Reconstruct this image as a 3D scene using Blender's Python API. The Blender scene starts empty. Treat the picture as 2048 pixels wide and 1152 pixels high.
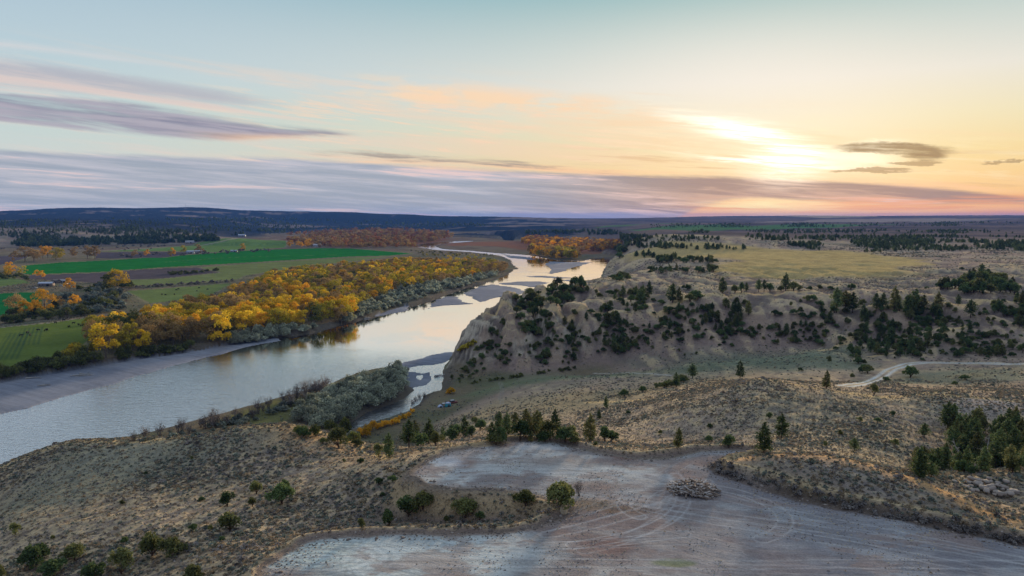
import bpy, math, random
import numpy as np
from mathutils import Vector, Matrix

SC = bpy.context.scene
COL = SC.collection
rng = np.random.default_rng(11)
random.seed(11)

# ------------------------------------------------------------------ camera
F = 1400.0
CAMZ = 85.0
TH = math.atan(142.0 / F)
cam_d = bpy.data.cameras.new('camera')
cam = bpy.data.objects.new('camera', cam_d)
COL.objects.link(cam)
cam.location = (0, 0, CAMZ)
cam.rotation_euler = (math.pi / 2 - TH, 0, 0)
cam_d.sensor_width = 36
cam_d.lens = 36 * F / 2048
cam_d.clip_start = 1
cam_d.clip_end = 150000
SC.camera = cam
SC.view_settings.view_transform = 'Standard'
SC.view_settings.look = 'None'
SC.view_settings.exposure = 0.12
SC.view_settings.gamma = 1.0
SC.view_settings.use_curve_mapping = False
SC.cycles.max_bounces = 6
SC.cycles.diffuse_bounces = 2
SC.cycles.glossy_bounces = 3
SC.cycles.transparent_max_bounces = 8
SC.cycles.volume_bounces = 0
SC.cycles.use_denoising = True


def pdir(px, py):
    """pixel of the 2048x1152 photograph -> (x/y, z/y) of its ray"""
    cx = (np.asarray(px, float) - 1024) / F
    cy = (576 - np.asarray(py, float)) / F
    yy = math.cos(TH) + cy * math.sin(TH)
    return cx / yy, (-math.sin(TH) + cy * math.cos(TH)) / yy


def atz(px, py, z):
    u, t = pdir(px, py)
    d = (CAMZ - z) / (-t)
    return u * d, d


def azel(px, py):
    u, t = pdir(px, py)
    az = math.atan(u)
    return az, math.atan(t * math.cos(az))


def lin(r, g, b):
    f = lambda c: (c / 255 / 12.92) if c / 255 <= 0.04045 else ((c / 255 + 0.055) / 1.055) ** 2.4
    return (f(r), f(g), f(b))


# ------------------------------------------------------------------ node expression helper
class E:
    nt = None

    def __init__(s, v):
        s.v = v

    @staticmethod
    def m(op, *a, clamp=False):
        n = E.nt.nodes.new('ShaderNodeMath')
        n.operation = op
        n.use_clamp = clamp
        for i, x in enumerate(a):
            x = x.v if isinstance(x, E) else x
            if isinstance(x, (int, float)):
                n.inputs[i].default_value = x
            else:
                E.nt.links.new(x, n.inputs[i])
        return E(n.outputs[0])

    def __add__(s, o): return E.m('ADD', s, o)
    def __radd__(s, o): return E.m('ADD', o, s)
    def __sub__(s, o): return E.m('SUBTRACT', s, o)
    def __rsub__(s, o): return E.m('SUBTRACT', o, s)
    def __mul__(s, o): return E.m('MULTIPLY', s, o)
    def __rmul__(s, o): return E.m('MULTIPLY', o, s)
    def __truediv__(s, o): return E.m('DIVIDE', s, o)
    def __rtruediv__(s, o): return E.m('DIVIDE', o, s)


def link(a, b):
    if isinstance(a, E):
        a = a.v
    if isinstance(a, (int, float)):
        b.default_value = a
    elif isinstance(a, tuple):
        b.default_value = a if len(a) == len(b.default_value) else (*a, 1)
    else:
        E.nt.links.new(a, b)


def sstep(x, a, b):
    n = E.nt.nodes.new('ShaderNodeMapRange')
    n.interpolation_type = 'SMOOTHSTEP'
    link(x, n.inputs[0]); link(a, n.inputs[1]); link(b, n.inputs[2])
    n.inputs[3].default_value = 0; n.inputs[4].default_value = 1
    return E(n.outputs[0])


def gauss(x, c, w):
    k = (x - c) / w
    return E.m('EXPONENT', k * k * -1.0)


def mix(f, a, b, mode='MIX'):
    n = E.nt.nodes.new('ShaderNodeMix')
    n.data_type = 'RGBA'; n.blend_type = mode
    link(f, n.inputs[0]); link(a, n.inputs[6]); link(b, n.inputs[7])
    return E(n.outputs[2])


def comb(x, y, z=0.0):
    n = E.nt.nodes.new('ShaderNodeCombineXYZ')
    link(x, n.inputs[0]); link(y, n.inputs[1]); link(z, n.inputs[2])
    return E(n.outputs[0])


def noise(vec, scale, detail=3.0, rough=0.55, dist=0.0, out=0):
    n = E.nt.nodes.new('ShaderNodeTexNoise')
    if vec is not None:
        link(vec, n.inputs['Vector'])
    n.inputs['Scale'].default_value = scale
    n.inputs['Detail'].default_value = detail
    n.inputs['Roughness'].default_value = rough
    n.inputs['Distortion'].default_value = dist
    return E(n.outputs[out])


def ramp(x, stops, interp='LINEAR'):
    n = E.nt.nodes.new('ShaderNodeValToRGB')
    link(x, n.inputs[0])
    r = n.color_ramp
    r.interpolation = interp
    while len(r.elements) < len(stops):
        r.elements.new(0.5)
    for e, (p, c) in zip(r.elements, stops):
        e.position = p
        e.color = (*c, 1)
    return E(n.outputs[0])


def fcurve(x, pts):
    n = E.nt.nodes.new('ShaderNodeFloatCurve')
    link(x, n.inputs[1])
    c = n.mapping.curves[0]
    while len(c.points) < len(pts):
        c.points.new(0.5, 0.5)
    for p, q in zip(c.points, pts):
        p.location = q
        p.handle_type = 'AUTO'
    n.mapping.update()
    return E(n.outputs[0])


# ------------------------------------------------------------------ sky
SUN_AZ, SUN_EL = azel(1600, 318)
world = bpy.data.worlds.new('World')
SC.world = world
world.use_nodes = True
nt = world.node_tree
nt.nodes.clear()
E.nt = nt
tc = nt.nodes.new('ShaderNodeTexCoord')
sep = nt.nodes.new('ShaderNodeSeparateXYZ')
nt.links.new(tc.outputs['Generated'], sep.inputs[0])
dx, dy, dz = E(sep.outputs[0]), E(sep.outputs[1]), E(sep.outputs[2])
AZ = E.m('ARCTAN2', dx, dy)
EL = E.m('ARCSINE', dz)
elp = E.m('MAXIMUM', EL, 0.0)
away = ramp(elp * 1.25, [(0, lin(186, 182, 196)), (.06, lin(206, 210, 208)), (.15, lin(190, 210, 210)), (.25, lin(176, 200, 212)),
                         (.37, lin(164, 188, 211)), (.75, lin(176, 192, 212)), (1, lin(172, 188, 208))])
sunw = ramp(elp * 1.25, [(0, lin(255, 166, 96)), (.04, lin(252, 196, 112)), (.10, lin(246, 214, 140)), (.155, lin(240, 224, 178)),
                         (.22, lin(232, 226, 212)), (.28, lin(204, 212, 204)), (.38, lin(140, 182, 184)), (.75, lin(172, 190, 204)),
                         (1, lin(172, 188, 208))])
fs = gauss(AZ, SUN_AZ + .04, 0.60 + .28 * sstep(EL, .10, .30))
base = mix(fs, away, sunw)
# slightly greener towards the middle of the view, as the dusk sky is
# fibrous coordinates: streaks run along the azimuth and dip to the right
sh = EL + AZ * 0.085
fib = noise(comb(AZ * 2.2, sh * 34.0, 1.7), 1.0, 6, 0.62, 0.5)
fib2 = noise(comb(AZ * 5.0, (EL + AZ * 0.05) * 95.0, 7.7), 1.0, 5, 0.6, 0.3)
puff = noise(comb(AZ * 9, EL * 26, 3.0), 1.0, 6, 0.6)
fib3 = noise(comb(AZ * 8.0, (EL + AZ * 0.10) * 150.0, 4.4), 1.0, 6, 0.68, 0.4)
rag = noise(comb(AZ * 60.0, (EL + AZ * .1) * 260.0, 2.2), 1.0, 5, 0.7)
warp = (fib - 0.5) * 0.018 + (fib2 - 0.5) * 0.010 + (rag - .5) * .004
ax = (AZ + 0.8) / 1.6


def edge(pts):
    out = []
    for px, py in pts:
        a, e = azel(px, py)
        out.append(((a + 0.8) / 1.6, max(0.0, min(1.0, e * 3 + 0.1))))
    return (fcurve(ax, out) - 0.1) / 3.0


def band(top, bot, soft=0.006, wk=1.0, softb=None):
    e = EL + warp * wk
    return (1.0 - sstep(e, edge(top) - soft, edge(top) + soft)) * sstep(e, edge(bot) - (softb or soft), edge(bot) + (softb or soft))


# the sky opposite the sunset is the dimmer half of the dome
east = sstep(E.m('ABSOLUTE', AZ), 1.0, 2.2) * (1.0 - sstep(EL, .55, 1.25))
base = mix(east * .85, base, mix(sstep(EL, .05, .5), lin(132, 128, 154), lin(128, 148, 182)))
sky = base
# the glow round the hidden sun
ca, ce = azel(1600, 330)
g1 = gauss(AZ, ca, .17) * gauss(EL, ce, .085)
sky = mix(g1 * 0.55, sky, lin(255, 244, 214))
g0 = gauss(AZ, azel(1500, 0)[0], .22) * gauss(EL, azel(1500, 170)[1], .085)
sky = mix(g0 * 0.5, sky, lin(246, 238, 228))
# peach cirrus veils in the middle of the sky
veil = sstep(fib, 0.45, 0.66) * band([(-300, 60), (0, 85), (400, 120), (800, 150), (1200, 180), (1600, 230), (2048, 280)],
                                     [(-300, 330), (0, 330), (800, 320), (1500, 330), (2048, 350)], 0.03)
sky = mix(veil * 0.7, sky, mix(fs, lin(226, 206, 200), lin(252, 214, 166)))
cen = band([(560, 150), (760, 160), (1000, 180), (1280, 215), (1500, 250), (1700, 300)],
           [(560, 190), (760, 205), (1000, 222), (1280, 245), (1500, 268), (1700, 310)], 0.012, 1.6)
cen = cen * sstep(AZ, azel(560, 0)[0], azel(860, 0)[0]) * (1.0 - sstep(AZ, azel(1300, 0)[0], azel(1500, 0)[0]))
sky = mix(cen * sstep(puff + (fib2 - .5) * .5, .36, .60) * 0.85, sky, lin(250, 214, 176))
strk = sstep(fib3 + (puff - .5) * .5, .50, .64) * band([(200, 150), (560, 165), (1000, 195), (1400, 225), (1800, 270), (2100, 300)], [(200, 290), (560, 300), (1000, 320), (1500, 340), (2100, 350)], .02)
strk = strk * sstep(AZ, azel(250, 0)[0], azel(700, 0)[0])
sky = mix(strk * .55, sky, mix(sstep(AZ, 0.0, .35), lin(250, 212, 182), lin(255, 238, 196)))
tanv = sstep(fib2 + (fib3 - .5) * .6, .54, .68) * band([(900, 290), (1300, 300), (2100, 300)], [(900, 330), (1300, 345), (1600, 356), (2100, 376)], .01) * sstep(AZ, azel(950, 0)[0], azel(1250, 0)[0])
sky = mix(tanv * .5, sky, lin(214, 170, 122))
# band C: pale mauve streak, upper left, and a thinner one above it
bC = band([(-300, 85), (0, 120), (200, 148), (400, 182), (560, 207), (760, 245)],
          [(-300, 128), (0, 166), (200, 186), (400, 206), (560, 218), (760, 247)], 0.007, 1.3)
bC = bC * (1.0 - sstep(AZ, azel(400, 0)[0], azel(620, 0)[0]))
sky = mix(bC * (0.45 + 0.4 * fib2), sky, mix(sstep(fib, .4, .6), lin(176, 170, 182), lin(216, 196, 192)))
bD = band([(-300, 60), (0, 86), (260, 118), (500, 150)], [(-300, 74), (0, 98), (260, 126), (500, 152)], 0.005)
bD = bD * (1.0 - sstep(AZ, azel(200, 0)[0], azel(420, 0)[0]))
sky = mix(bD * 0.5, sky, lin(224, 214, 212))
# band B: the dark wedge with a lit lower right rim
bB = band([(-400, 150), (0, 186), (200, 200), (350, 222), (500, 246), (600, 257), (725, 270)],
          [(-400, 210), (0, 240), (200, 262), (350, 276), (470, 278), (600, 272), (725, 271)], 0.0035, 0.9)
bB = bB * (1.0 - sstep(AZ, azel(640, 0)[0], azel(740, 0)[0])) * sstep(fib + fib2 * .5, .54, .80)
bcol = mix(sstep(fib2, .38, .62), lin(118, 120, 146), lin(170, 164, 178))
rimB = sstep(AZ, azel(300, 0)[0], azel(620, 0)[0]) * sstep(edge([(-400, 200), (0, 226), (200, 240), (350, 256), (500, 267), (725, 273)]) - EL - warp * .8, -0.005, 0.006)
bcol = mix(rimB, bcol, lin(250, 204, 160))
sky = mix(bB * 0.92, sky, bcol)
# band A: the long low bank that runs to the right edge
topA = [(-500, 285), (0, 302), (300, 312), (600, 320), (900, 334), (1100, 343), (1300, 350), (1500, 358), (1700, 366), (1900, 378), (2048, 396)]
botA = [(-500, 450), (0, 450), (900, 450), (1300, 450), (1400, 414), (1500, 396), (1600, 400), (1800, 408), (2048, 406)]
bA = band(topA, botA, 0.004, 0.75)
acol = mix(sstep(fib2 + (fib3 - .5) * .5, .35, .68), lin(156, 165, 180), lin(190, 190, 200))
acol = mix(sstep(AZ, azel(900, 0)[0], azel(1500, 0)[0]), acol, mix(sstep(fib2 + (fib3 - .5), .35, .65), lin(150, 130, 128), lin(196, 164, 148)))
pink = sstep(fib2 + (fib - .5) * .5, 0.56, 0.68) * sstep(AZ, -1.2, -0.5)
acol = mix(pink * 0.7, acol, lin(240, 206, 200))
sky = mix(bA * (0.80 + .35 * fib3), sky, acol)
# salmon edge above bank A
eA = gauss(EL + warp * 1.2, edge([(x, y - 7) for x, y in topA]), 0.0050) * sstep(fib2, .38, .62)
sky = mix(eA * 0.6 * sstep(AZ, azel(350, 0)[0], azel(800, 0)[0]), sky, lin(255, 200, 160))
# brown wisps over the bank's crest
wis = gauss(EL + warp * 1.6, edge([(500, 300), (760, 308), (900, 318), (1100, 326), (1300, 342), (1500, 352), (2048, 380)]), 0.0035)
sky = mix(wis * sstep(fib2, .5, .64) * 0.75 * sstep(AZ, azel(560, 0)[0], azel(760, 0)[0]) * (1.0 - sstep(AZ, azel(1300, 0)[0], azel(1450, 0)[0])), sky, lin(150, 138, 134))
# low stripes under the bank on the right
st = sstep(noise(comb(AZ * 7, EL * 190, 2.0), 1.0, 4, .6), .42, .6) * sstep(AZ, azel(1330, 0)[0], azel(1500, 0)[0]) * (1.0 - sstep(EL, .020, .030)) * sstep(EL, -.002, .004)
sky = mix(st * 0.7, sky, mix(fib2, lin(222, 138, 108), lin(252, 176, 118)))
hot = gauss(AZ, azel(1530, 0)[0], .07) * gauss(EL + warp, azel(1530, 407)[1], .006) * sstep(fib2, .42, .6)
sky = mix(hot, sky, lin(255, 236, 180))
# distant cumulus line on the horizon
cu = (1.0 - sstep(EL - (puff - .45) * 0.030, .004, .0065)) * sstep(AZ, azel(980, 0)[0], azel(1030, 0)[0]) * (1.0 - sstep(AZ, azel(1230, 0)[0], azel(1330, 0)[0]))
sky = mix(cu * .7, sky, lin(172, 166, 186))


def blob(px, py, wx, wy, tilt, soft=0.35):
    a, e = azel(px, py)
    u = AZ - a
    v = EL - e + u * tilt + (fib2 - .5) * 0.014 + (puff - .5) * .012 + (rag - .5) * .010
    r = (u / (wx / F)) * (u / (wx / F)) + (v / (wy / F)) * (v / (wy / F))
    return 1.0 - sstep(r, 1 - soft, 1 + soft)


# blazing streak of lit cirrus
glow = gauss(EL + warp * 1.5 + (AZ - azel(1520, 0)[0]) * .27, azel(1520, 272)[1], .0115) * gauss(AZ, azel(1530, 0)[0], .085) * (.35 + 1.0 * sstep(fib3, .40, .56))
glow = glow + gauss(EL + warp * 1.5 + (AZ - azel(1500, 0)[0]) * .12, azel(1500, 318)[1], .0045) * gauss(AZ, azel(1540, 0)[0], .09) * sstep(fib3, .42, .58) * .8
glow2 = gauss(AZ, azel(1585, 0)[0], .040) * gauss(EL + warp * 1.5, azel(1575, 332)[1], .020) * (.4 + .8 * sstep(fib3, .40, .58))
sky = mix(E.m('MINIMUM', glow + glow2 * .8, 1.0), sky, (1.5, 1.42, 1.2))
rim = blob(1780, 306, 105, 24, 0.02, .5) * (1.0 - sstep(AZ, azel(1740, 0)[0], azel(1860, 0)[0]))
sky = mix(rim * .8, sky, (1.2, 1.08, .78))
dk = E.m('MAXIMUM', blob(1785, 297, 86, 10.5, .09, .5), blob(1845, 307, 34, 13, .14, .55))
sky = mix(dk * sstep(fib2 + (puff - .5) * .7, .30, .55) * .9, sky, mix(fib2, lin(118, 96, 76), lin(168, 140, 100)))
dk2 = E.m('MAXIMUM', E.m('MAXIMUM', blob(1740, 343, 62, 3.6, .03), blob(1830, 328, 40, 4, .02)), E.m('MAXIMUM', blob(2010, 322, 32, 2.2, -.02), blob(1830, 328, 30, 3, .02)))
sky = mix(dk2 * .75, sky, lin(170, 142, 104))

nish = nt.nodes.new('ShaderNodeTexSky')
nish.sky_type = 'NISHITA'
nish.sun_disc = False
nish.sun_elevation = SUN_EL
nish.sun_rotation = SUN_AZ
bg1 = nt.nodes.new('ShaderNodeBackground')
nt.links.new(nish.outputs[0], bg1.inputs[0])
bg1.inputs[1].default_value = 0.05
bg2 = nt.nodes.new('ShaderNodeBackground')
link(sky, bg2.inputs[0])
bg2.inputs[1].default_value = 1.0
ms = nt.nodes.new('ShaderNodeMixShader')
ms.inputs[0].default_value = 0.95
nt.links.new(bg1.outputs[0], ms.inputs[1]); nt.links.new(bg2.outputs[0], ms.inputs[2])
wo = nt.nodes.new('ShaderNodeOutputWorld')
nt.links.new(ms.outputs[0], wo.inputs[0])

sun_d = bpy.data.lights.new('sun', 'SUN')
sun_d.energy = 5.0
sun_d.angle = math.radians(5)
sun_d.color = (1.0, 0.76, 0.5)
sun = bpy.data.objects.new('sun', sun_d)
COL.objects.link(sun)
EL_L = SUN_EL + math.radians(2.6)
sd_ = Vector((math.sin(SUN_AZ) * math.cos(EL_L), math.cos(SUN_AZ) * math.cos(EL_L), math.sin(EL_L)))
sun.rotation_euler = sd_.to_track_quat('Z', 'Y').to_euler()


# ------------------------------------------------------------------ material helpers
def new_mat(name):
    m = bpy.data.materials.new(name)
    m.use_nodes = True
    m.node_tree.nodes.clear()
    E.nt = m.node_tree
    return m


def finish(m, color, rough=0.9, bump=None, bumpd=0.1, spec=0.1, transl=0.0, metal=0.0):
    t = m.node_tree
    p = t.nodes.new('ShaderNodeBsdfPrincipled')
    link(color, p.inputs['Base Color'])
    link(rough, p.inputs['Roughness'])
    p.inputs['Specular IOR Level'].default_value = spec
    p.inputs['Metallic'].default_value = metal
    if bump is not None:
        b = t.nodes.new('ShaderNodeBump')
        b.inputs['Strength'].default_value = 1.0
        b.inputs['Distance'].default_value = bumpd
        link(bump, b.inputs['Height'])
        t.links.new(b.outputs[0], p.inputs['Normal'])
    o = t.nodes.new('ShaderNodeOutputMaterial')
    sh_ = p.outputs[0]
    if transl > 0:
        tr = t.nodes.new('ShaderNodeBsdfTranslucent')
        link(color, tr.inputs[0])
        x = t.nodes.new('ShaderNodeMixShader')
        x.inputs[0].default_value = transl
        t.links.new(sh_, x.inputs[1]); t.links.new(tr.outputs[0], x.inputs[2])
        sh_ = x.outputs[0]
    t.links.new(sh_, o.inputs[0])
    return m


def geo_pos():
    n = E.nt.nodes.new('ShaderNodeNewGeometry')
    return E(n.outputs['Position'])


def attr(name, out=0):
    n = E.nt.nodes.new('ShaderNodeAttribute')
    n.attribute_name = name
    return E(n.outputs[out])


def flat_mat(name, c, rough=0.7, var=0.25, scale=3.0, spec=0.2, metal=0.0):
    m = new_mat(name)
    n = noise(geo_pos(), scale, 4)
    lo = tuple(x * (1 - var) for x in c); hi = tuple(min(1, x * (1 + var)) for x in c)
    return finish(m, mix(n, lo, hi), rough, spec=spec, metal=metal)


def leaf_mat(name, c1, c2, transl=0.25):
    """c1..c2: colour range of the leaves, varied per leaf and per plant"""
    m = new_mat(name)
    t = attr('tint', 2)
    oi = E.nt.nodes.new('ShaderNodeObjectInfo')
    r = E(oi.outputs['Random'])
    f = t * 0.75 + r * 0.35 - 0.05
    c = mix(E.m('MINIMUM', E.m('MAXIMUM', f, 0.0), 1.0), c1, c2)
    k = 0.78 + r * 0.44
    c = mix(1.0, c, comb(k, k, k), 'MULTIPLY')
    return finish(m, c, 0.8, transl=transl, spec=0.08)


# ------------------------------------------------------------------ numpy noise and polygons
def vnoise(x, y, seed=0):
    xi = np.floor(x).astype(np.int64); yi = np.floor(y).astype(np.int64)
    fx = x - xi; fy = y - yi
    fx = fx * fx * (3 - 2 * fx); fy = fy * fy * (3 - 2 * fy)

    def h(a, b):
        k = (a * 374761393 + b * 668265263 + seed * 982451653) & 0xffffffff
        k = ((k ^ (k >> 13)) * 1274126177) & 0xffffffff
        k = (k ^ (k >> 16)) & 0xffff
        return k / 65535.0
    return (h(xi, yi) * (1 - fx) + h(xi + 1, yi) * fx) * (1 - fy) + (h(xi, yi + 1) * (1 - fx) + h(xi + 1, yi + 1) * fx) * fy


def fbm(x, y, s, oct_=4, seed=0, gain=0.5):
    o = 0; a = 1; n = 0
    for i in range(oct_):
        o = o + a * vnoise(x / s + 17.3 * i, y / s - 9.1 * i, seed + i)
        n += a; a *= gain; s /= 2.03
    return o / n


def poly_z(pts, z):
    return np.array([atz(px, py, z) for px, py in pts])


def sdpoly(X, Y, P, margin):
    """signed distance (negative inside) near polygon P, +margin elsewhere"""
    out = np.full(X.shape, float(margin))
    lo = P.min(0) - margin; hi = P.max(0) + margin
    sel = (X > lo[0]) & (X < hi[0]) & (Y > lo[1]) & (Y < hi[1])
    x = X[sel]; y = Y[sel]
    if x.size == 0:
        return out
    d2 = np.full(x.shape, 1e18); ins = np.zeros(x.shape, bool)
    n = len(P)
    for i in range(n):
        ax_, ay = P[i]; bx, by = P[(i + 1) % n]
        ex, ey = bx - ax_, by - ay
        t = np.clip(((x - ax_) * ex + (y - ay) * ey) / (ex * ex + ey * ey + 1e-9), 0, 1)
        d2 = np.minimum(d2, (x - ax_ - t * ex) ** 2 + (y - ay - t * ey) ** 2)
        c = ((ay > y) != (by > y)) & (x < ex * (y - ay) / (ey if abs(ey) > 1e-9 else 1e-9) + ax_)
        ins ^= c
    d = np.sqrt(d2)
    out[sel] = np.minimum(np.where(ins, -d, d), margin)
    return out


def inpoly(px, py, P):
    ins = np.zeros(np.shape(px), bool)
    n = len(P)
    for i in range(n):
        ax_, ay = P[i]; bx, by = P[(i + 1) % n]
        if ay == by:
            continue
        ins ^= ((ay > py) != (by > py)) & (px < (bx - ax_) * (py - ay) / (by - ay) + ax_)
    return ins


def sm(x, a, b):
    t = np.clip((x - a) / (b - a), 0, 1)
    return t * t * (3 - 2 * t)


# ------------------------------------------------------------------ terrain shape
CP = [  # (px, py, z): photograph point and its height over the river
    # near left hill
    (0, 1152, 41), (150, 1152, 42), (300, 1152, 43.5), (450, 1152, 46.5), (100, 1090, 41.5), (300, 1080, 43), (0, 1040, 38.5), (150, 1000, 40),
    (300, 1000, 42), (450, 1000, 43), (200, 930, 39.5), (350, 930, 41), (500, 930, 43), (600, 950, 43.3), (450, 1080, 44),
    (0, 932, 35), (80, 900, 37), (150, 880, 39), (240, 882, 37.3), (300, 878, 38), (400, 866, 40.5), (480, 852, 42.5), (540, 848, 43.5),
    (600, 850, 43.5), (650, 864, 43), (700, 882, 41.5), (760, 905, 41), (-150, 1010, 27), (-300, 1150, 25), (-300, 1400, 30),
    (650, 950, 44), (750, 1000, 45), (700, 1030, 45), (600, 1050, 44.3), (520, 1075, 44.5), (500, 1110, 46.5), (560, 1000, 43.6),
    (700, 920, 44), (800, 935, 47), (850, 1000, 46.8), (950, 1000, 47), (1000, 1030, 47.6), (900, 1035, 46.8), (800, 1030, 46), (700, 1050, 46),
    (860, 900, 46.5), (800, 905, 44), (1060, 1015, 48.4),
    # lots and mound
    (600, 1120, 50), (900, 1100, 50), (1200, 1100, 50), (1500, 1100, 50), (1800, 1120, 50.2), (1000, 930, 49.8), (1200, 950, 49.9), (1350, 1000, 50),
    (1600, 1040, 50), (1100, 890, 50), (1450, 925, 51.4), (1600, 915, 52.6), (1700, 928, 52.3), (1800, 955, 51.8), (1900, 990, 51.4), (2048, 1044, 51.2),
    (1600, 970, 51.4), (1750, 1000, 51.2), (1900, 1040, 50.8), (2200, 1100, 51), (1400, 900, 49.5), (1300, 905, 49.5),
    (2010, 945, 49), (1980, 990, 48.3), (1900, 960, 48), (2200, 950, 50), (2040, 1010, 48.6),
    (1024, 1500, 49), (300, 1500, 45), (1800, 1500, 50),
    # slope behind the lots
    (820, 893, 35), (850, 886, 32), (950, 884, 34), (1000, 886, 36), (1080, 874, 33), (1180, 882, 33), (1250, 890, 34), (900, 862, 22), (950, 838, 13),
    (1150, 832, 21), (1250, 842, 26), (1350, 870, 31), (1100, 792, 13), (1200, 792, 17), (1300, 800, 24), (1400, 885, 33.5), (1500, 893, 37),
    (1600, 888, 39), (1700, 900, 40), (1330, 775, 19), (1400, 765, 24), (1460, 765, 29), (1520, 755, 39), (1520, 800, 38.5), (1450, 830, 35.5), (1600, 768, 37.5),
    (1600, 830, 38), (1700, 783, 37), (1720, 850, 38.5), (1800, 790, 37), (1870, 783, 38.5), (1950, 792, 39), (2048, 800, 39.5), (1950, 815, 39), (2048, 830, 39.5),
    (1880, 850, 37), (1960, 855, 37.5), (1850, 900, 37.8), (1950, 900, 37), (2048, 880, 37.5), (1850, 945, 40), (1960, 935, 39), (2200, 850, 42), (1790, 880, 39.5),
    # valley with the camp and the track
    (880, 812, 5), (850, 832, 5), (950, 790, 6), (1000, 770, 7), (950, 765, 4.5), (1050, 750, 7), (1150, 750, 8), (1300, 748, 11), (1400, 722, 13), (1500, 740, 17),
    (1600, 745, 19), (1600, 722, 18), (1700, 762, 22), (1700, 740, 20), (1780, 738, 22), (1850, 726, 22.5), (1950, 727, 23), (2048, 728, 24), (1850, 752, 24.5),
    (1950, 748, 27), (2048, 755, 28), (1900, 770, 27), (2048, 780, 30), (2200, 730, 26),
    # headland and the wooded breaks
    (930, 722, 7), (960, 705, 11), (962, 668, 21), (988, 642, 26), (1003, 628, 29), (1040, 624, 27), (1080, 619, 30), (1130, 628, 28), (1180, 625, 29), (1250, 626, 29),
    (1300, 622, 29), (1000, 740, 6), (1080, 724, 7), (1000, 690, 17), (1060, 680, 19), (1100, 690, 16), (1150, 722, 8), (1200, 708, 10), (1250, 705, 11),
    (1060, 655, 23), (1140, 665, 19), (1180, 660, 21), (1110, 640, 27), (1230, 670, 19),
    (1150, 603, 27), (1090, 610, 27), (1230, 605, 28), (1040, 600, 33), (1060, 587, 35), (1086, 575, 36), (1150, 570, 36.5), (1200, 567, 36), (1260, 568, 35), (1190, 592, 31),
    (1300, 705, 12), (1300, 660, 21), (1350, 612, 32), (1400, 592, 36), (1450, 587, 36.5), (1550, 584, 36.5), (1620, 582, 36), (1700, 582, 36),
    (1400, 650, 23), (1500, 650, 24), (1500, 692, 15), (1400, 695, 13.5), (1600, 640, 27), (1650, 690, 17), (1580, 688, 16), (1680, 625, 31), (1720, 690, 18), (1700, 660, 26),
    (1800, 714, 21), (1780, 660, 25), (1840, 650, 27), (1750, 620, 33), (1850, 615, 35), (1800, 600, 36), (1900, 612, 36), (1870, 690, 25), (1900, 665, 29), (1900, 718, 21.5),
    (1940, 650, 31), (1990, 700, 24), (2048, 660, 30), (2048, 705, 25), (1950, 603, 37), (2048, 595, 39), (1960, 600, 37), (2200, 650, 36), (2200, 560, 40),
    # bench and plateau
    (1300, 590, 34), (1350, 575, 35.5), (1500, 565, 36), (1400, 545, 36), (1500, 540, 37), (1700, 560, 36.5), (1700, 530, 38), (1850, 560, 38), (1970, 545, 42), (1970, 580, 38.5),
    (2048, 530, 42), (1800, 520, 39), (1600, 515, 39), (1400, 515, 38), (1300, 540, 33), (1330, 515, 37), (1265, 520, 34), (1280, 500, 38), (1245, 492, 38), (1300, 495, 40), (1500, 500, 40),
    (1650, 495, 40), (1850, 500, 40), (2048, 505, 41), (1300, 480, 40), (1600, 478, 44), (1900, 480, 43), (2200, 500, 42),
    (1250, 468, 42), (1500, 468, 43), (1800, 468, 44), (2048, 468, 46), (1300, 455, 43), (1600, 455, 44), (1900, 455, 48), (1400, 445, 46), (1700, 445, 52), (2000, 446, 56), (2200, 455, 50),
    # valley floor
    (760, 700, 0), (880, 600, 1), (1010, 590, 1), (1100, 540, 1), (1180, 540, 1), (650, 700, 1), (400, 800, 0), (100, 850, 0),
    (700, 640, 3), (850, 590, 3), (900, 560, 3), (1000, 530, 3), (600, 560, 3), (400, 620, 3), (200, 700, 3), (0, 740, 3), (-200, 760, 3), (-300, 650, 3), (0, 620, 3),
    (200, 600, 3), (400, 560, 3), (600, 520, 3), (800, 515, 3), (0, 560, 3), (200, 530, 3), (500, 500, 3), (800, 495, 3), (950, 490, 3), (1100, 500, 3), (1200, 505, 3),
    (0, 515, 3), (-300, 540, 3), (-300, 505, 4), (200, 500, 3.5), (350, 490, 4), (600, 480, 4), (800, 475, 4), (950, 474, 4), (1100, 480, 4), (1230, 484, 5), (1180, 475, 5), (1000, 467, 5),
    (500, 470, 5), (700, 465, 5), (850, 462, 6), (1150, 466, 8), (1060, 463, 8), (1000, 460, 30), (1100, 459, 34), (1200, 461, 36), (950, 452, 34), (1100, 450, 38), (1200, 452, 42),
    # far left breaks
    (0, 495, 6), (100, 482, 12), (230, 478, 14), (350, 475, 14), (430, 474, 10), (480, 466, 12), (0, 470, 30), (120, 466, 34), (230, 462, 40), (350, 462, 40), (450, 460, 30), (100, 452, 50),
    (250, 442, 66), (240, 446, 52), (120, 448, 58), (400, 450, 50), (0, 450, 45), (550, 455, 20), (700, 450, 24), (600, 445, 40), (800, 447, 32), (450, 440, 66), (700, 440, 50),
    (-200, 445, 60), (-200, 480, 20), (900, 443, 40), (50, 438, 75),
]
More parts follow.
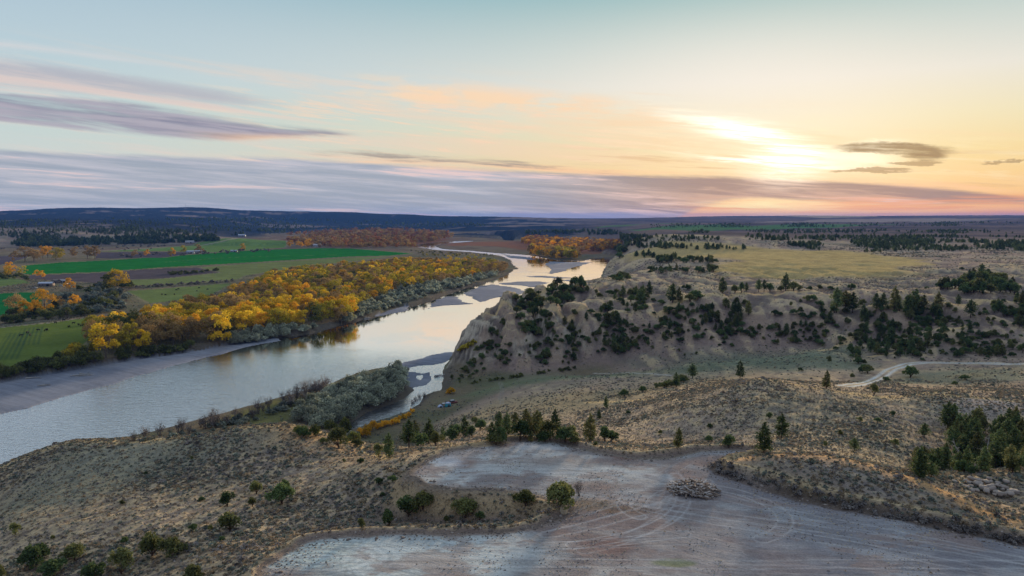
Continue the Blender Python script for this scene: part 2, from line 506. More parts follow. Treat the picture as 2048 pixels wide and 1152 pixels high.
WP = [(158, 1130, 3), (170, 1200, 2), (193, 1300, 3), (208, 1400, 3), (223, 1500, 3), (268, 1800, 3), (-69, 200, 5), (-110, 200, 4), (-45, 215, 6), (-150, 215, 3), (-30, 230, 7), (-90, 240, 3), (-52, 250, 3.5), (-200, 240, 3), (-90, 300, 3), (-60, 330, 3),
      (-48, 180, 14), (-78, 176, 16), (-110, 175, 15), (-20, 640, 3), (40, 640, 20), (60, 700, 16), (85, 780, 8), (90, 620, 30), (105, 850, 2), (60, 800, 4), (10, 560, 14), (0, 500, 22), (30, 540, 26),
      (135, 900, 6), (150, 950, 18), (185, 1050, 34), (200, 1200, 37), (230, 1400, 38), (260, 1600, 38), (20, 450, 29), (60, 460, 30), (120, 780, 22)]
for px, py in [(-300, 428), (0, 423), (60, 420), (90, 417), (140, 416), (200, 415), (300, 416.5), (350, 414.5), (420, 415), (440, 418), (480, 421), (560, 422.5), (700, 424), (740, 427), (820, 428.5),
               (860, 431), (960, 432.5), (1050, 434.5), (1120, 436.5)]:
    u, t = pdir(px, py)
    WP.append((u * 6500, 6500, CAMZ + t * 6500))
    WP.append((u * 12000, 12000, 45))
for px, py in [(1200, 437), (1300, 436), (1420, 432.5), (1520, 432), (1600, 431), (1700, 432), (1760, 434), (1830, 431.5), (1920, 431.2), (2048, 430.5), (2300, 432)]:
    u, t = pdir(px, py)
    WP.append((u * 9500, 9500, CAMZ + t * 9500))
    WP.append((u * 16000, 16000, 45))
for u in (-.9, -.45, 0, .45, .9):
    WP.append((u * 25000, 25000, 42))
cpw = []
for px, py, z in CP:
    x, y = atz(px, py, z)
    cpw.append((x / y, math.log(y), z))
for x, y, z in WP:
    cpw.append((x / y, math.log(y), z))
cpw = np.array(cpw)


def kern(a, b):
    return np.sqrt((a[:, None, 0] - b[None, :, 0]) ** 2 + (a[:, None, 1] - b[None, :, 1]) ** 2 + 0.02 ** 2)


KM = kern(cpw, cpw)
W_ = np.linalg.solve(KM - np.eye(len(cpw)) * 0.004, cpw[:, 2] - 20)


def hill_z(U, V):
    out = np.empty(U.shape, np.float32).ravel()
    Uf = U.ravel(); Vf = V.ravel()
    c = cpw.astype(np.float32); w = W_.astype(np.float32)
    for i in range(0, out.size, 60000):
        a = Uf[i:i + 60000, None].astype(np.float32) - c[None, :, 0]
        b = Vf[i:i + 60000, None].astype(np.float32) - c[None, :, 1]
        out[i:i + 60000] = np.sqrt(a * a + b * b + 0.0004) @ w
    return out.reshape(U.shape).astype(float) + 20


# grid: columns even in azimuth, rows dense where the picture needs them
ucols = np.concatenate([-np.geomspace(1.35, .80, 14)[:-1], np.linspace(-.79, .79, 800), np.geomspace(.80, 1.35, 14)[1:]])
yy = np.geomspace(28, 25000, 6000)
dens = 56 / yy + .030 * ((yy > 1100) & (yy < 3000)) + 0.62 * F * 58 / yy ** 2 * (yy > 55) + 0.3 * F * 58 / 3000 / 55 * (yy <= 55)
cum = np.concatenate([[0], np.cumsum((dens[1:] + dens[:-1]) / 2 * np.diff(yy))])
NR = int(cum[-1])
yrows = np.interp(np.linspace(0, cum[-1], NR), cum, yy)
NC = len(ucols)
U, Yg = np.meshgrid(ucols, yrows)
X = U * Yg
Y = Yg
print('terrain grid', NR, NC)

RIVER = poly_z([(-900, 1010), (-400, 850), (0, 768), (50, 757), (100, 750), (190, 735), (295, 717), (382, 706), (399, 699), (440, 694), (501, 686), (542, 677), (616, 667), (661, 655),
                (715, 641), (747, 633), (768, 627), (817, 612), (863, 601), (895, 588), (927, 577), (953, 571), (990, 560), (1013, 550), (1035, 537), (1024, 526), (1024, 522), (1003, 512),
                (940, 504), (874, 500), (829, 494), (829, 491), (852, 487), (884, 484), (945, 481.5), (945, 483), (895, 486.5), (867, 491.5), (884, 498), (940, 501.5), (992, 506), (1048, 509.5),
                (1078, 513.5), (1110, 520), (1127, 521), (1164, 521.6), (1185, 518), (1226, 515), (1227, 518), (1216, 530), (1205, 543), (1203, 558), (1188, 570), (1120, 578), (1085, 585), (1062, 592),
                (1048, 600), (1030, 612), (1010, 628), (990, 640), (978, 650), (958, 670), (950, 682), (922, 699), (926, 707), (908, 720), (892, 731), (889, 745), (889, 778), (880, 787), (848, 792),
                (838, 806), (808, 828), (760, 845), (705, 862), (686, 868), (698, 846), (730, 826), (770, 812), (800, 800), (824, 780), (812, 765), (810, 745), (816, 737), (760, 742), (700, 753),
                (649, 776), (555, 801), (440, 835), (344, 860), (240, 885), (100, 940), (-100, 1020), (-900, 1400)], 0)
SLOUGH = poly_z([(908, 471), (953, 471.5), (1003, 474), (1030, 477.6), (1026, 481.5), (1009, 480.5), (1003, 476.5), (957, 474.3), (910, 472.6)], 0)
BARS = [
    [(-900, 1005), (-400, 848), (0, 766), (50, 755), (100, 748), (190, 733), (295, 715), (382, 704), (440, 692), (501, 685), (542, 676), (560, 676), (563, 681), (522, 689.5), (481, 698), (440, 711),
     (382, 722), (330, 738), (274, 752), (230, 768), (174, 781), (100, 803), (60, 817), (0, 829), (-400, 935), (-900, 1120)],
    [(1091, 528), (1099, 523), (1131, 524), (1185, 525), (1160, 532), (1138, 537), (1131, 542), (1103, 548.5), (1095, 547), (1101, 541)],
    [(1030, 563), (1078, 563), (1102, 565), (1073, 575), (1056, 574), (1043, 571), (1003, 569), (992, 567)],
    [(927, 588), (940, 580), (966, 571), (983, 568), (1035, 575), (1054, 582), (1048, 588), (1009, 598), (1007, 595), (998, 594), (975, 601), (960, 605), (936, 592.5)],
    [(854, 618), (862, 607), (874, 599), (895, 592.5), (914, 593.6), (923, 601), (944, 607.6), (917, 610), (884, 612)],
    [(748, 634), (766, 622), (776, 617), (817, 611), (815, 622), (768, 630)],
    [(790, 728), (820, 722), (859, 711), (898, 703), (916, 705), (914, 709), (903, 718), (890, 726), (872, 729.5), (839, 732), (820, 736), (795, 740)],
    [(805, 745), (826, 741), (846, 746), (863, 741), (865, 763), (856, 771), (820, 777), (805, 770)],
    [(1000, 506), (1022, 511), (1048, 513), (1073, 518), (1060, 519.5), (1040, 518), (1018, 516)],
    [(1045, 553), (1090, 551.5), (1150, 556), (1120, 557.5), (1080, 555)],
    [(1110, 561), (1140, 558.5), (1175, 561), (1140, 563)],
]
HEART = poly_z([(839.5, 760), (834, 755.5), (833.5, 751.5), (836.5, 750.5), (839.5, 752.5), (842.5, 750.5), (846, 751.5), (845, 755.5)], 0)
wob = (fbm(X, Y, 14, 4, 5) - .5)
wobm = wob * np.clip(Y / 100, 1.5, 12)
sdr = np.minimum(sdpoly(X, Y, RIVER, 90), sdpoly(X, Y, SLOUGH, 90)) + wobm
sdb = np.full(X.shape, 60.0)
for b in BARS:
    sdb = np.minimum(sdb, sdpoly(X, Y, poly_z(b, 0), 60) + wobm * 1.1)
sdb = np.maximum(sdb, -sdpoly(X, Y, HEART, 20))

Z = hill_z(U, np.log(Y))
Z = np.where(Z > 9, Z, np.where(Z < 5, 3.0, 3 + (Z - 5) * 1.5))
hillm = sm(Z, 4, 12)
# erosion: gullied breaks, soft hummocks nearer
brk = sm(Y, 290, 380) * (1 - sm(Y, 520, 800)) * hillm
warpx = X + 14 * (fbm(X, Y, 40, 3, 21) - .5)
gq = np.abs(2 * fbm(warpx + 10 * (fbm(X, Y, 60, 2, 22) - .5), Y * .38, 21, 3, 33, .4) - 1)
gv = np.clip(gq / .42, 0, 1)
gq2 = np.abs(2 * fbm(warpx * 1.15 + Y * .25, Y * .55, 8.5, 3, 35, .45) - 1)
hh_ = np.clip((Z - 6) / 14, 0, 1)
relk = .85 - .55 * sm(U, .03, .22)
Z += brk * hh_ * relk * ((gv - .68) * 9.5 + (np.clip(gq2 / .4, 0, 1) - .6) * 3.0)
nearm = (1 - sm(Y, 200, 300))
Z += hillm * (fbm(X, Y, 22, 4, 40) - .5) * (1.1 + 1.6 * sm(Y, 250, 400))
Z += hillm * (fbm(X, Y, 2.6, 3, 41) - .5) * 0.38 * (1 - sm(Y, 250, 500))
Z += hillm * (fbm(X, Y, 150, 4, 42) - .5) * np.clip((Y - 700) / 150, 0, 9)
Z += (1 - hillm) * (fbm(X, Y, 18, 3, 43) - .5) * 0.8
Z += sm(Y, 1900, 3000) * hillm * (fbm(X, Y * 1.6, 420, 5, 44) - .5) * np.clip(Y / 150, 0, 30) * (1 - sm(Y, 4800, 6200))

# graded lots with their berms
PADZ = 50.0
PAD = poly_z([(500, 1400), (528, 1180), (540, 1135), (570, 1105), (620, 1085), (700, 1073), (850, 1069), (1000, 1066), (1080, 1052), (1128, 1034), (1150, 1012), (1110, 1000), (1080, 990), (1000, 978), (900, 975),
              (850, 965), (822, 948), (850, 925), (900, 905), (960, 895), (1050, 882), (1110, 886), (1180, 905), (1260, 920), (1330, 917), (1400, 903), (1470, 902), (1500, 906), (1440, 916), (1412, 932), (1430, 950),
              (1500, 970), (1600, 1001), (1700, 1022), (1850, 1055), (2048, 1092), (2300, 1130), (2500, 1400)], PADZ)
sdp = sdpoly(X, Y, PAD, 30) + (fbm(X, Y, 3.5, 3, 8) - .5) * 1.3
pz = PADZ + (fbm(X, Y, 12, 3, 9) - .5) * 0.5 + (fbm(X, Y, 1.3, 2, 10) - .5) * 0.07
Z = Z + (pz - Z) * (1 - sm(sdp, -0.2, 4.5))
Z += 0.75 * np.exp(-((sdp - 1.7) / 1.0) ** 2) * (0.6 + 0.8 * fbm(X, Y, 5, 2, 12)) * (sdp < 25)

# banks: bluffs on the right, low cut bank on the left
side = sm(Z, 5, 9)
lim = 0.35 + np.maximum(sdr, 0) * (0.55 + side * 0.95) + side * (14 * (1 - np.abs(2 * fbm(X, Y, 13, 3, 50) - 1) - .62) + 5 * (fbm(X, Y, 4, 3, 57) - .5)) * sm(sdr, 1, 10)
Z = np.where(sdr < 85, np.minimum(Z, np.maximum(lim, 0.3)), Z)
lowb = .35 + np.maximum(sdr, 0) * .03
Z = np.where((sdr < 88) & (side < .5) & (Y > 900), np.minimum(Z, lowb), Z)
bluff = np.clip(side * (1 - sm(sdr, 14, 60)) * (Y > 300) * (Y < 1300) + brk * .6, 0, 1)
Zq = Z + 2.2 * (fbm(X, Y, 20, 2, 58) - .5)
Z = Z + bluff * (0.55 * np.sin(Zq * 2 * math.pi / 3.1) + .35 * np.sin(Zq * 2 * math.pi / 1.3)) * .8 + bluff * (fbm(X, Y, 3.2, 3, 59) - .5) * 1.6
Z = np.maximum(Z, 0.3)
inw = sm(-sdr, -0.5, 2.5)
Z = Z * (1 - inw) + (-1.2) * inw
barz = np.minimum(0.45, -sdb * 0.09) + (fbm(X, Y, 7, 3, 51) - .5) * 0.18
Z = np.where(sdb < 0, np.maximum(barz, 0.03), Z)
bands_r = sm(sdr, 0, 3)
is_bar = (sdb < 0) & (sdr < 3)
is_pad = sdp < 0.2

# ------------------------------------------------------------------ land cover (albedo, with rim light and slope shade painted in)
def fld(pts, z=3):
    return poly_z(pts, z)


FIELDS = [
    ('green_field', [(45, 547), (50, 531), (120, 525), (230, 520), (400, 508), (514, 500), (640, 496.5), (700, 497), (825, 507), (780, 511), (700, 513), (514, 524), (375, 532), (320, 535), (195, 544), (60, 549)], (.018, .125, .022)),
    ('pale_field', [(196, 503), (300, 497), (396, 490), (520, 484), (573, 484), (570, 495), (514, 499), (420, 505), (330, 502)], (.10, .16, .045)),
    ('ploughed_field', [(190, 505), (330, 503.5), (400, 505), (330, 515), (190, 517)], (.075, .062, .068)),
    ('ploughed_field', [(35, 557), (60, 551), (195, 546), (320, 537), (400, 535), (445, 540), (440, 545), (333, 556), (210, 568), (140, 562)], (.085, .068, .068)),
    ('pale_field', [(262, 572), (262, 560), (335, 557), (445, 545), (400, 535), (514, 526.5), (700, 515), (780, 513), (640, 530), (560, 540), (485, 552), (478, 558), (400, 564)], (.13, .15, .055)),
    ('pasture', [(255, 582), (330, 577), (465, 566), (420, 590), (345, 602), (300, 606)], (.12, .15, .05)),
    ('green_field', [(-90, 590), (0, 587), (82, 584), (86, 618), (0, 630), (-90, 640)], (.015, .11, .03)),
    ('pasture', [(-200, 690), (0, 656), (170, 637), (200, 640), (190, 670), (150, 700), (95, 718), (60, 733), (0, 738), (-200, 770)], (.095, .125, .03)),
    ('pale_field', [(-60, 560), (0, 553), (50, 560), (60, 566), (0, 573), (-60, 580)], (.11, .15, .05)),
    ('ploughed_field', [(-100, 520), (0, 512), (60, 508), (52, 516), (0, 530), (-100, 545)], (.085, .070, .075)),
    ('dry_field', [(1240, 498), (1330, 494), (1500, 498), (1700, 503), (1870, 520), (1880, 540), (1800, 550), (1600, 552), (1440, 545), (1440, 520), (1300, 505)], (.34, .25, .10)),
]
FIELDZ = [3] * 10 + [39]
land = np.zeros(X.shape + (3,), np.float32)
big = fbm(X, Y, 60, 4, 60)[..., None]
fine = fbm(X, Y, 9, 3, 61)[..., None]
pt = fbm(X, Y, 25, 4, 62)[..., None]


def C3(*c):
    return np.array(c, np.float32)


def lerp(a, b, t):
    return a + (b - a) * t


rangeC = lerp(C3(.225, .165, .130), C3(.285, .22, .16), sm(big, .35, .65))
rangeC = lerp(rangeC, C3(.165, .155, .11), sm(pt, .5, .72) * .7)
land[:] = rangeC
# golden grass on crests and gentle tops painted sunlit, mauve-grey soil facing the camera painted shaded
gy, gx = np.gradient(Z)
ys = np.gradient(Y, axis=0)
sl = gy / ys
slope = np.abs(sl)
Zb = Z.copy()
for _ in range(5):
    Zb[1:-1] = (Zb[:-2] + Zb[1:-1] * 2 + Zb[2:]) / 4
    Zb[:, 1:-1] = (Zb[:, :-2] + Zb[:, 1:-1] * 2 + Zb[:, 2:]) / 4
lv = np.log(yrows)
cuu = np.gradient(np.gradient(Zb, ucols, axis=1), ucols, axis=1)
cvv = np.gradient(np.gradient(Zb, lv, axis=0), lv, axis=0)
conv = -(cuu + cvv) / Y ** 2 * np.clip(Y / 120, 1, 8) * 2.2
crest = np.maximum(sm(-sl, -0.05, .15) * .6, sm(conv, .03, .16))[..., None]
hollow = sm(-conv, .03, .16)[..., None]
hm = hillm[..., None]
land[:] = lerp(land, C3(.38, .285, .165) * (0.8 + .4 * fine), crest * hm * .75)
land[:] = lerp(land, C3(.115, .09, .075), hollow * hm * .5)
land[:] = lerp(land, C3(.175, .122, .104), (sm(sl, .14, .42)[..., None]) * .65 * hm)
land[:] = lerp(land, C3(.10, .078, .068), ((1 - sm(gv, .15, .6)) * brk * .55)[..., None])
# valley floor grass and brush
vf = (1 - sm(Z, 4, 7))[..., None] * (Y < 6000)[..., None]
land[:] = lerp(land, lerp(C3(.10, .10, .055), C3(.15, .12, .075), sm(pt, .4, .6)), vf * .9)
farplain = sm(Y, 1300, 2000)[..., None]
land[:] = lerp(land, lerp(C3(.13, .09, .07), C3(.17, .13, .09), sm(big, .4, .6)), farplain * .8 * (1 - hm))
# the greenish flats by the track and camp
for pts, z, c, w, k in [
    ([(900, 775), (1000, 752), (1120, 744), (1250, 745), (1330, 752), (1250, 762), (1100, 762), (980, 775)], 8, (.12, .145, .08), 10, .8),
    ([(1310, 730), (1400, 700), (1600, 705), (1700, 722), (1690, 745), (1500, 745), (1350, 748)], 15, (.105, .13, .085), 18, .8),
    ([(1700, 765), (1850, 735), (2048, 735), (2048, 780), (1850, 778)], 25, (.11, .125, .09), 10, .8),
    ([(900, 812), (1050, 790), (1300, 790), (1500, 760), (1400, 800), (1200, 850), (950, 845), (870, 830)], 14, (.20, .165, .10), 14, .7),
    ([(100, 900), (300, 885), (500, 860), (640, 870), (600, 900), (400, 930), (250, 960), (80, 990), (20, 950)], 40, (.15, .16, .115), 12, .6),
    ([(480, 855), (640, 852), (800, 900), (850, 930), (760, 945), (660, 900)], 43, (.27, .18, .10), 8, .7),
    ([(1850, 805), (1950, 800), (2100, 806), (2100, 828), (1950, 828)], 39, (.30, .25, .21), 6, .8),
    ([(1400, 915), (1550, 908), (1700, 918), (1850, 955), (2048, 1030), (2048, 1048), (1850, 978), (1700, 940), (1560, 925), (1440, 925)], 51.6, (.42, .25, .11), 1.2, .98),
    ([(1440, 930), (1560, 925), (1700, 945), (1850, 985), (2048, 1055), (2048, 1080), (1850, 1040), (1700, 1000), (1560, 970)], 51, (.15, .14, .13), 4, .6),
    ([(540, 800), (640, 785), (650, 800), (560, 840), (470, 850), (430, 845)], 3, (.13, .125, .045), 6, .8),
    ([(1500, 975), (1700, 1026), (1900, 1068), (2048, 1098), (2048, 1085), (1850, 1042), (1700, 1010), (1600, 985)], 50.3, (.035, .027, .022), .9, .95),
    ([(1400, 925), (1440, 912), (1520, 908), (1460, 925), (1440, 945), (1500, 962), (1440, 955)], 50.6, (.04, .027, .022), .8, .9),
]:
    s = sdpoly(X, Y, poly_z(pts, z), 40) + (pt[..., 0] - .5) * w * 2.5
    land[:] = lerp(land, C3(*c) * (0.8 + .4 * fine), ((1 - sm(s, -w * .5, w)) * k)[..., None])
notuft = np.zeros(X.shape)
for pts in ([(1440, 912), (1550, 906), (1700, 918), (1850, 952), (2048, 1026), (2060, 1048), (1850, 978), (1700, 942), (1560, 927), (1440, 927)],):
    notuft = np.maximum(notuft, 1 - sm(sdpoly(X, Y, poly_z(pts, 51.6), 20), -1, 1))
# gully floors between lots: greyer
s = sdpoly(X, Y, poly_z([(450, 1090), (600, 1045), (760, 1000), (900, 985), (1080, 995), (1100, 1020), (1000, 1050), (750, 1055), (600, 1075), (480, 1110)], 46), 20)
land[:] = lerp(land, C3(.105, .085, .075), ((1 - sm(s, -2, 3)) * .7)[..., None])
# red-orange flats by the far islands
s = sdpoly(X, Y, poly_z([(900, 492), (1000, 494), (1060, 503), (1120, 512), (1240, 506), (1240, 494), (1100, 488), (1040, 484), (940, 485), (900, 487)], 1), 60)
land[:] = lerp(land, C3(.20, .09, .05), ((1 - sm(s + wob * 60, -10, 20)) * .85)[..., None])
s = sdpoly(X, Y, poly_z([(560, 480), (700, 470), (900, 478), (830, 490), (700, 494)], 3), 80)
land[:] = lerp(land, C3(.16, .07, .04), ((1 - sm(s, -20, 50)) * .8)[..., None])
# steep bluffs: bare pale rock
rock = (sm(np.abs(np.gradient(Z, axis=1) / np.gradient(X, axis=1)), .5, 1.1) + sm(slope, .55, 1.2)) * brk
rock = np.maximum(rock, side * (1 - sm(sdr, 12, 34)) * (Y > 300) * sm(sdr, 0, 2))
rock = np.clip(rock, 0, 1)
strat = vnoise(Zq * .9, X * .01, 66)[..., None]
rcol = lerp(C3(.085, .072, .062), C3(.34, .29, .22), sm(strat * .6 + fbm(X, Y, 5, 4, 67)[..., None] * .8, .5, .85))
rock = np.clip(rock * (1 - .75 * sm(U, .06, .16)) * sm(fbm(X, Y, 18, 3, 68), .34, .52) * 1.2, 0, 1)
land[:] = lerp(land, rcol, (rock * .9)[..., None])
# far hills: dark conifer cover broken by pale openings
fh = sm(Y, 1900, 3000) * hillm
open_ = fbm(X * .8, Y * 1.2, 420, 5, 71, .6) - .5 + 0.35 * (fbm(X, Y, 70, 3, 72) - .5)
left = 1 - sm(X / Y, -.10, .12)
cov = sm(-open_ + left * .17 - (1 - left) * .015, -.03, .05)
land[:] = lerp(land, lerp(C3(.15, .12, .115), C3(.010, .022, .040), cov[..., None]), (fh * .95)[..., None])
rp_ = (sm(Y, 1100, 1500) * hillm * sm(X / Y, .05, .14))[..., None]
land[:] = lerp(land, lerp(C3(.135, .098, .088), C3(.075, .06, .062), sm(fbm(X * .6, Y * 1.6, 200, 5, 75), .42, .56)[..., None]), rp_ * .88)
for pts_, c_ in [([(1200, 456), (1400, 453), (1600, 452), (1830, 452), (1600, 455.5), (1350, 458)], (.07, .15, .05)), ([(1080, 452), (1250, 449), (1400, 449.5), (1250, 452)], (.08, .14, .06)),
                 ([(1500, 446), (1800, 444), (2048, 446), (1800, 448)], (.26, .20, .16)), ([(1560, 441), (1700, 440), (1760, 442), (1650, 443)], (.34, .27, .20))]:
    s = sdpoly(X, Y, poly_z(pts_, 44), 120)
    land[:] = lerp(land, C3(*c_), ((1 - sm(s, -5, 25)) * .85)[..., None])
s = (fbm(X, Y * 1.5, 900, 4, 73) > .52)[..., None] * sm(Y, 3000, 4000)[..., None] * (1 - hm)
land[:] = lerp(land, C3(.03, .035, .035), s * .6)
# bare ground on banks
bank = (1 - sm(sdr, 2, 9)) * (1 - side)
land[:] = lerp(land, C3(.10, .085, .07), (bank * .8)[..., None])
cls = np.zeros(X.shape, np.int32)
fid = 10
fieldinfo = []
for (nm, pts, c), fz in zip(FIELDS, FIELDZ):
    s = sdpoly(X, Y, poly_z(pts, fz), 30)
    if nm == 'dry_field':
        s = s + (fbm(X, Y, 40, 4, 77) - .5) * 70
        land[:] = lerp(land, C3(*c) * (.75 + .5 * fine), ((1 - sm(s, -25, 10)) * .9)[..., None])
        inside = s < -6
    else:
        inside = s < 0
        rim_ = np.exp(-((s - 1.5) / np.clip(Y / 350, 1, 4)) ** 2) * (s < 28)
        land[:] = lerp(land, C3(.20, .18, .10), (rim_ * .7)[..., None])
        land[:] = lerp(land, C3(*c) * (.85 + .3 * pt), inside[..., None] * 1.0)
    cls[inside] = fid
    fieldinfo.append((fid, nm))
    fid += 1
# tracks
def strip(pts, zs, w):
    P = np.array([atz(px, py, z) for (px, py), z in zip(pts, zs)])
    d = np.full(X.shape, 1e9)
    sel = (X > P[:, 0].min() - 10) & (X < P[:, 0].max() + 10) & (Y > P[:, 1].min() - 10) & (Y < P[:, 1].max() + 10)
    x = X[sel]; y = Y[sel]
    dd = np.full(x.shape, 1e9)
    for i in range(len(P) - 1):
        ax_, ay = P[i]; ex, ey = P[i + 1] - P[i]
        t = np.clip(((x - ax_) * ex + (y - ay) * ey) / (ex * ex + ey * ey), 0, 1)
        dd = np.minimum(dd, np.hypot(x - ax_ - t * ex, y - ay - t * ey))
    d[sel] = dd
    return d


# ------------------------------------------------------------------ ray casting onto the sheet
def castmany(px, py):
    px = np.atleast_1d(np.asarray(px, float)); py = np.atleast_1d(np.asarray(py, float))
    u, t = pdir(px, py)
    ox = np.empty(len(px)); oy = np.empty(len(px)); oz = np.empty(len(px))
    for i in range(len(px)):
        j = np.clip(np.searchsorted(ucols, u[i]) - 1, 0, NC - 2)
        f = (u[i] - ucols[j]) / (ucols[j + 1] - ucols[j])
        zc = Z[:, j] * (1 - f) + Z[:, j + 1] * f
        g = CAMZ + t[i] * yrows - zc
        k = np.argmax(g < 0)
        if g[k] >= 0:
            k = NR - 1
        if k == 0:
            k = 1
        a = g[k - 1] / (g[k - 1] - g[k] + 1e-9)
        a = min(max(a, 0), 1)
        d = yrows[k - 1] + a * (yrows[k] - yrows[k - 1])
        ox[i] = u[i] * d; oy[i] = d; oz[i] = CAMZ + t[i] * d
    return ox, oy, oz


def zat(x, y):
    x = np.atleast_1d(np.asarray(x, float)); y = np.atleast_1d(np.asarray(y, float))
    u = x / y
    j = np.clip(np.searchsorted(ucols, u) - 1, 0, NC - 2)
    k = np.clip(np.searchsorted(yrows, y) - 1, 0, NR - 2)
    f = (u - ucols[j]) / (ucols[j + 1] - ucols[j]); g = (y - yrows[k]) / (yrows[k + 1] - yrows[k])
    return (Z[k, j] * (1 - f) + Z[k, j + 1] * f) * (1 - g) + (Z[k + 1, j] * (1 - f) + Z[k + 1, j + 1] * f) * g


def visible(x, y, z, tol=1.0):
    """is the point (x,y,z) in view over the terrain?"""
    u = x / y
    t = (z - CAMZ) / y
    j = np.clip(np.searchsorted(ucols, u), 0, NC - 1)
    ok = np.ones(len(x), bool)
    HT = np.maximum.accumulate((Z - CAMZ) / Y, axis=0)
    k = np.clip(np.searchsorted(yrows, y * .995) - 1, 0, NR - 1)
    return t + tol / y > HT[k, j]


def track(pts, w, c, k=.9, double=False):
    x, y, z = castmany([p[0] for p in pts], [p[1] for p in pts])
    P = np.stack([x, y], 1)
    sel = (X > P[:, 0].min() - 10) & (X < P[:, 0].max() + 10) & (Y > P[:, 1].min() - 10) & (Y < P[:, 1].max() + 10)
    xs = X[sel]; ys_ = Y[sel]
    dd = np.full(xs.shape, 1e9)
    for i in range(len(P) - 1):
        ax_, ay = P[i]; ex, ey = P[i + 1] - P[i]
        t = np.clip(((xs - ax_) * ex + (ys_ - ay) * ey) / (ex * ex + ey * ey + 1e-9), 0, 1)
        dd = np.minimum(dd, np.hypot(xs - ax_ - t * ex, ys_ - ay - t * ey))
    if double:
        m = np.exp(-((dd - w * .55) / (w * .33)) ** 2)
    else:
        m = 1 - sm(dd, w * .5, w)
    lf = land[sel]
    land[sel] = lf + (C3(*c) - lf) * (m * k)[:, None]
    cc = cls[sel]
    cc[dd < w] = 5
    return sel, cc


ROADPTS = [(1690, 772), (1712, 769), (1735, 764), (1765, 752), (1785, 738), (1815, 728), (1850, 725), (1900, 725.5), (1960, 726), (2060, 727)]
sel, cc = track(ROADPTS, 2.8, (.52, .48, .40), 1.0, True)
cls[sel] = cc
for pts, w in [
    ([(1180, 803), (1300, 796), (1400, 775), (1480, 760), (1520, 755), (1560, 761), (1620, 773), (1700, 785), (1760, 793), (1800, 791), (1850, 785), (1950, 793), (2060, 802)], 2.6),
    ([(1305, 628), (1345, 610), (1390, 597), (1440, 588), (1500, 585), (1600, 583), (1700, 583)], 3.5),
    ([(975, 624), (1060, 625), (1085, 620), (1120, 628), (1200, 625), (1260, 627)], 2.6),
    ([(1040, 600), (1062, 588), (1090, 577), (1150, 571), (1200, 567)], 2.5),
    ([(0, 934), (80, 902), (150, 881), (240, 884), (300, 880), (400, 868), (480, 854), (540, 850), (600, 852), (660, 868), (720, 890), (780, 915)], 1.6),
    ([(850, 884), (950, 885), (1010, 886)], 1.5),
    ([(1740, 712), (1800, 700), (1880, 668), (1930, 650)], 2.0), ([(1640, 700), (1690, 685), (1712, 668)], 2.0), ([(1890, 604), (1960, 600), (2060, 600)], 3.5),
]:
    xx_, yy_, _z = castmany([p[0] for p in pts], [p[1] + 1.5 for p in pts])
    if np.max(np.hypot(np.diff(xx_), np.diff(yy_))) > 170:
        pts = [p for p, a in zip(pts, yy_) if a < np.median(yy_) * 1.35]
    track([(a, b + 1.5) for a, b in pts], w, (.44, .31, .15), .75)  # gold strips paint a warm sunlit rim onto the crest grass
track([(1190, 747), (1240, 746), (1300, 747), (1340, 751)], 1.6, (.33, .30, .25), .8)
track([(1000, 765), (1005, 780), (1001, 795), (1004, 808)], 1.0, (.22, .20, .17), .6, True)
track([(650, 1000), (700, 975), (780, 945), (830, 925)], .35, (.24, .20, .15), .6)
track([(350, 1105), (470, 1060), (600, 1010), (700, 970)], .3, (.22, .18, .14), .5)
track([(60, 574), (0, 573), (-80, 578)], 3, (.3, .26, .2), .8)
track([(195, 502), (330, 494), (440, 484), (560, 478)], 8, (.26, .22, .17), .8)
track([(0, 506), (120, 502), (250, 500), (330, 497)], 7, (.26, .22, .17), .6)
track([(262, 576), (340, 573), (420, 567), (470, 563)], 3.5, (.05, .045, .04), .85)
track([(330, 524), (440, 516), (540, 512), (700, 510)], 3, (.16, .17, .08), .5)
track([(0, 655), (100, 646), (166, 636)], 1.6, (.26, .21, .17), .8)
cls[is_bar] = 3
cls[is_pad] = 4
# gravel
POST = True
grav = lerp(C3(.135, .145, .175), C3(.19, .195, .22), sm(pt, .35, .65))
grav = lerp(grav, C3(.12, .12, .05), (sm(fbm(X, Y, 20, 3, 80), .55, .7) * (1 - sm(np.hypot(X - atz(960, 590, 0)[0], Y - atz(960, 590, 0)[1]), 10, 60)))[..., None])
land[is_bar] = grav[is_bar]
# clay of the lots
cl = fbm(X * .6, Y, 7, 6, 81, .62)[..., None]
cl2 = fbm(X * .7, Y * 1.2, 4.2, 6, 82, .62)[..., None]
dust = lerp(C3(.175, .15, .14), C3(.33, .33, .31), sm(cl, .38, .62))
dust = lerp(dust, lerp(C3(.145, .14, .15), C3(.20, .20, .21), sm(cl, .36, .66)), (sm(X / Y, .16, .42) * .85)[..., None])
bx_, by_ = atz(1270, 1060, 50)
bm_ = (1 - sm(np.hypot((X - bx_) / 1.5, (Y - by_) / 1.4) + (cl2[..., 0] - .5) * 14, 3, 14))[..., None]
dust = lerp(dust, lerp(C3(.15, .115, .105), C3(.20, .175, .165), sm(cl, .4, .6)), bm_ * .8)
tx_, ty_ = atz(760, 1110, 50)
tm_ = (1 - sm(np.hypot((X - tx_) / 2.2, Y - ty_) + (cl2[..., 0] - .5) * 10, 3, 10))[..., None]
dust = lerp(dust, lerp(C3(.24, .265, .26), C3(.36, .39, .37), sm(cl, .4, .6)), tm_ * .8)
rx, ry = atz(1180, 990, 50)
redm = (1 - sm(np.hypot((X - rx) / 1.6, Y - ry), 7, 22))[..., None]
dust = lerp(dust, C3(.185, .135, .115), sm(cl2 + redm * .10, .57, .66) * .6)
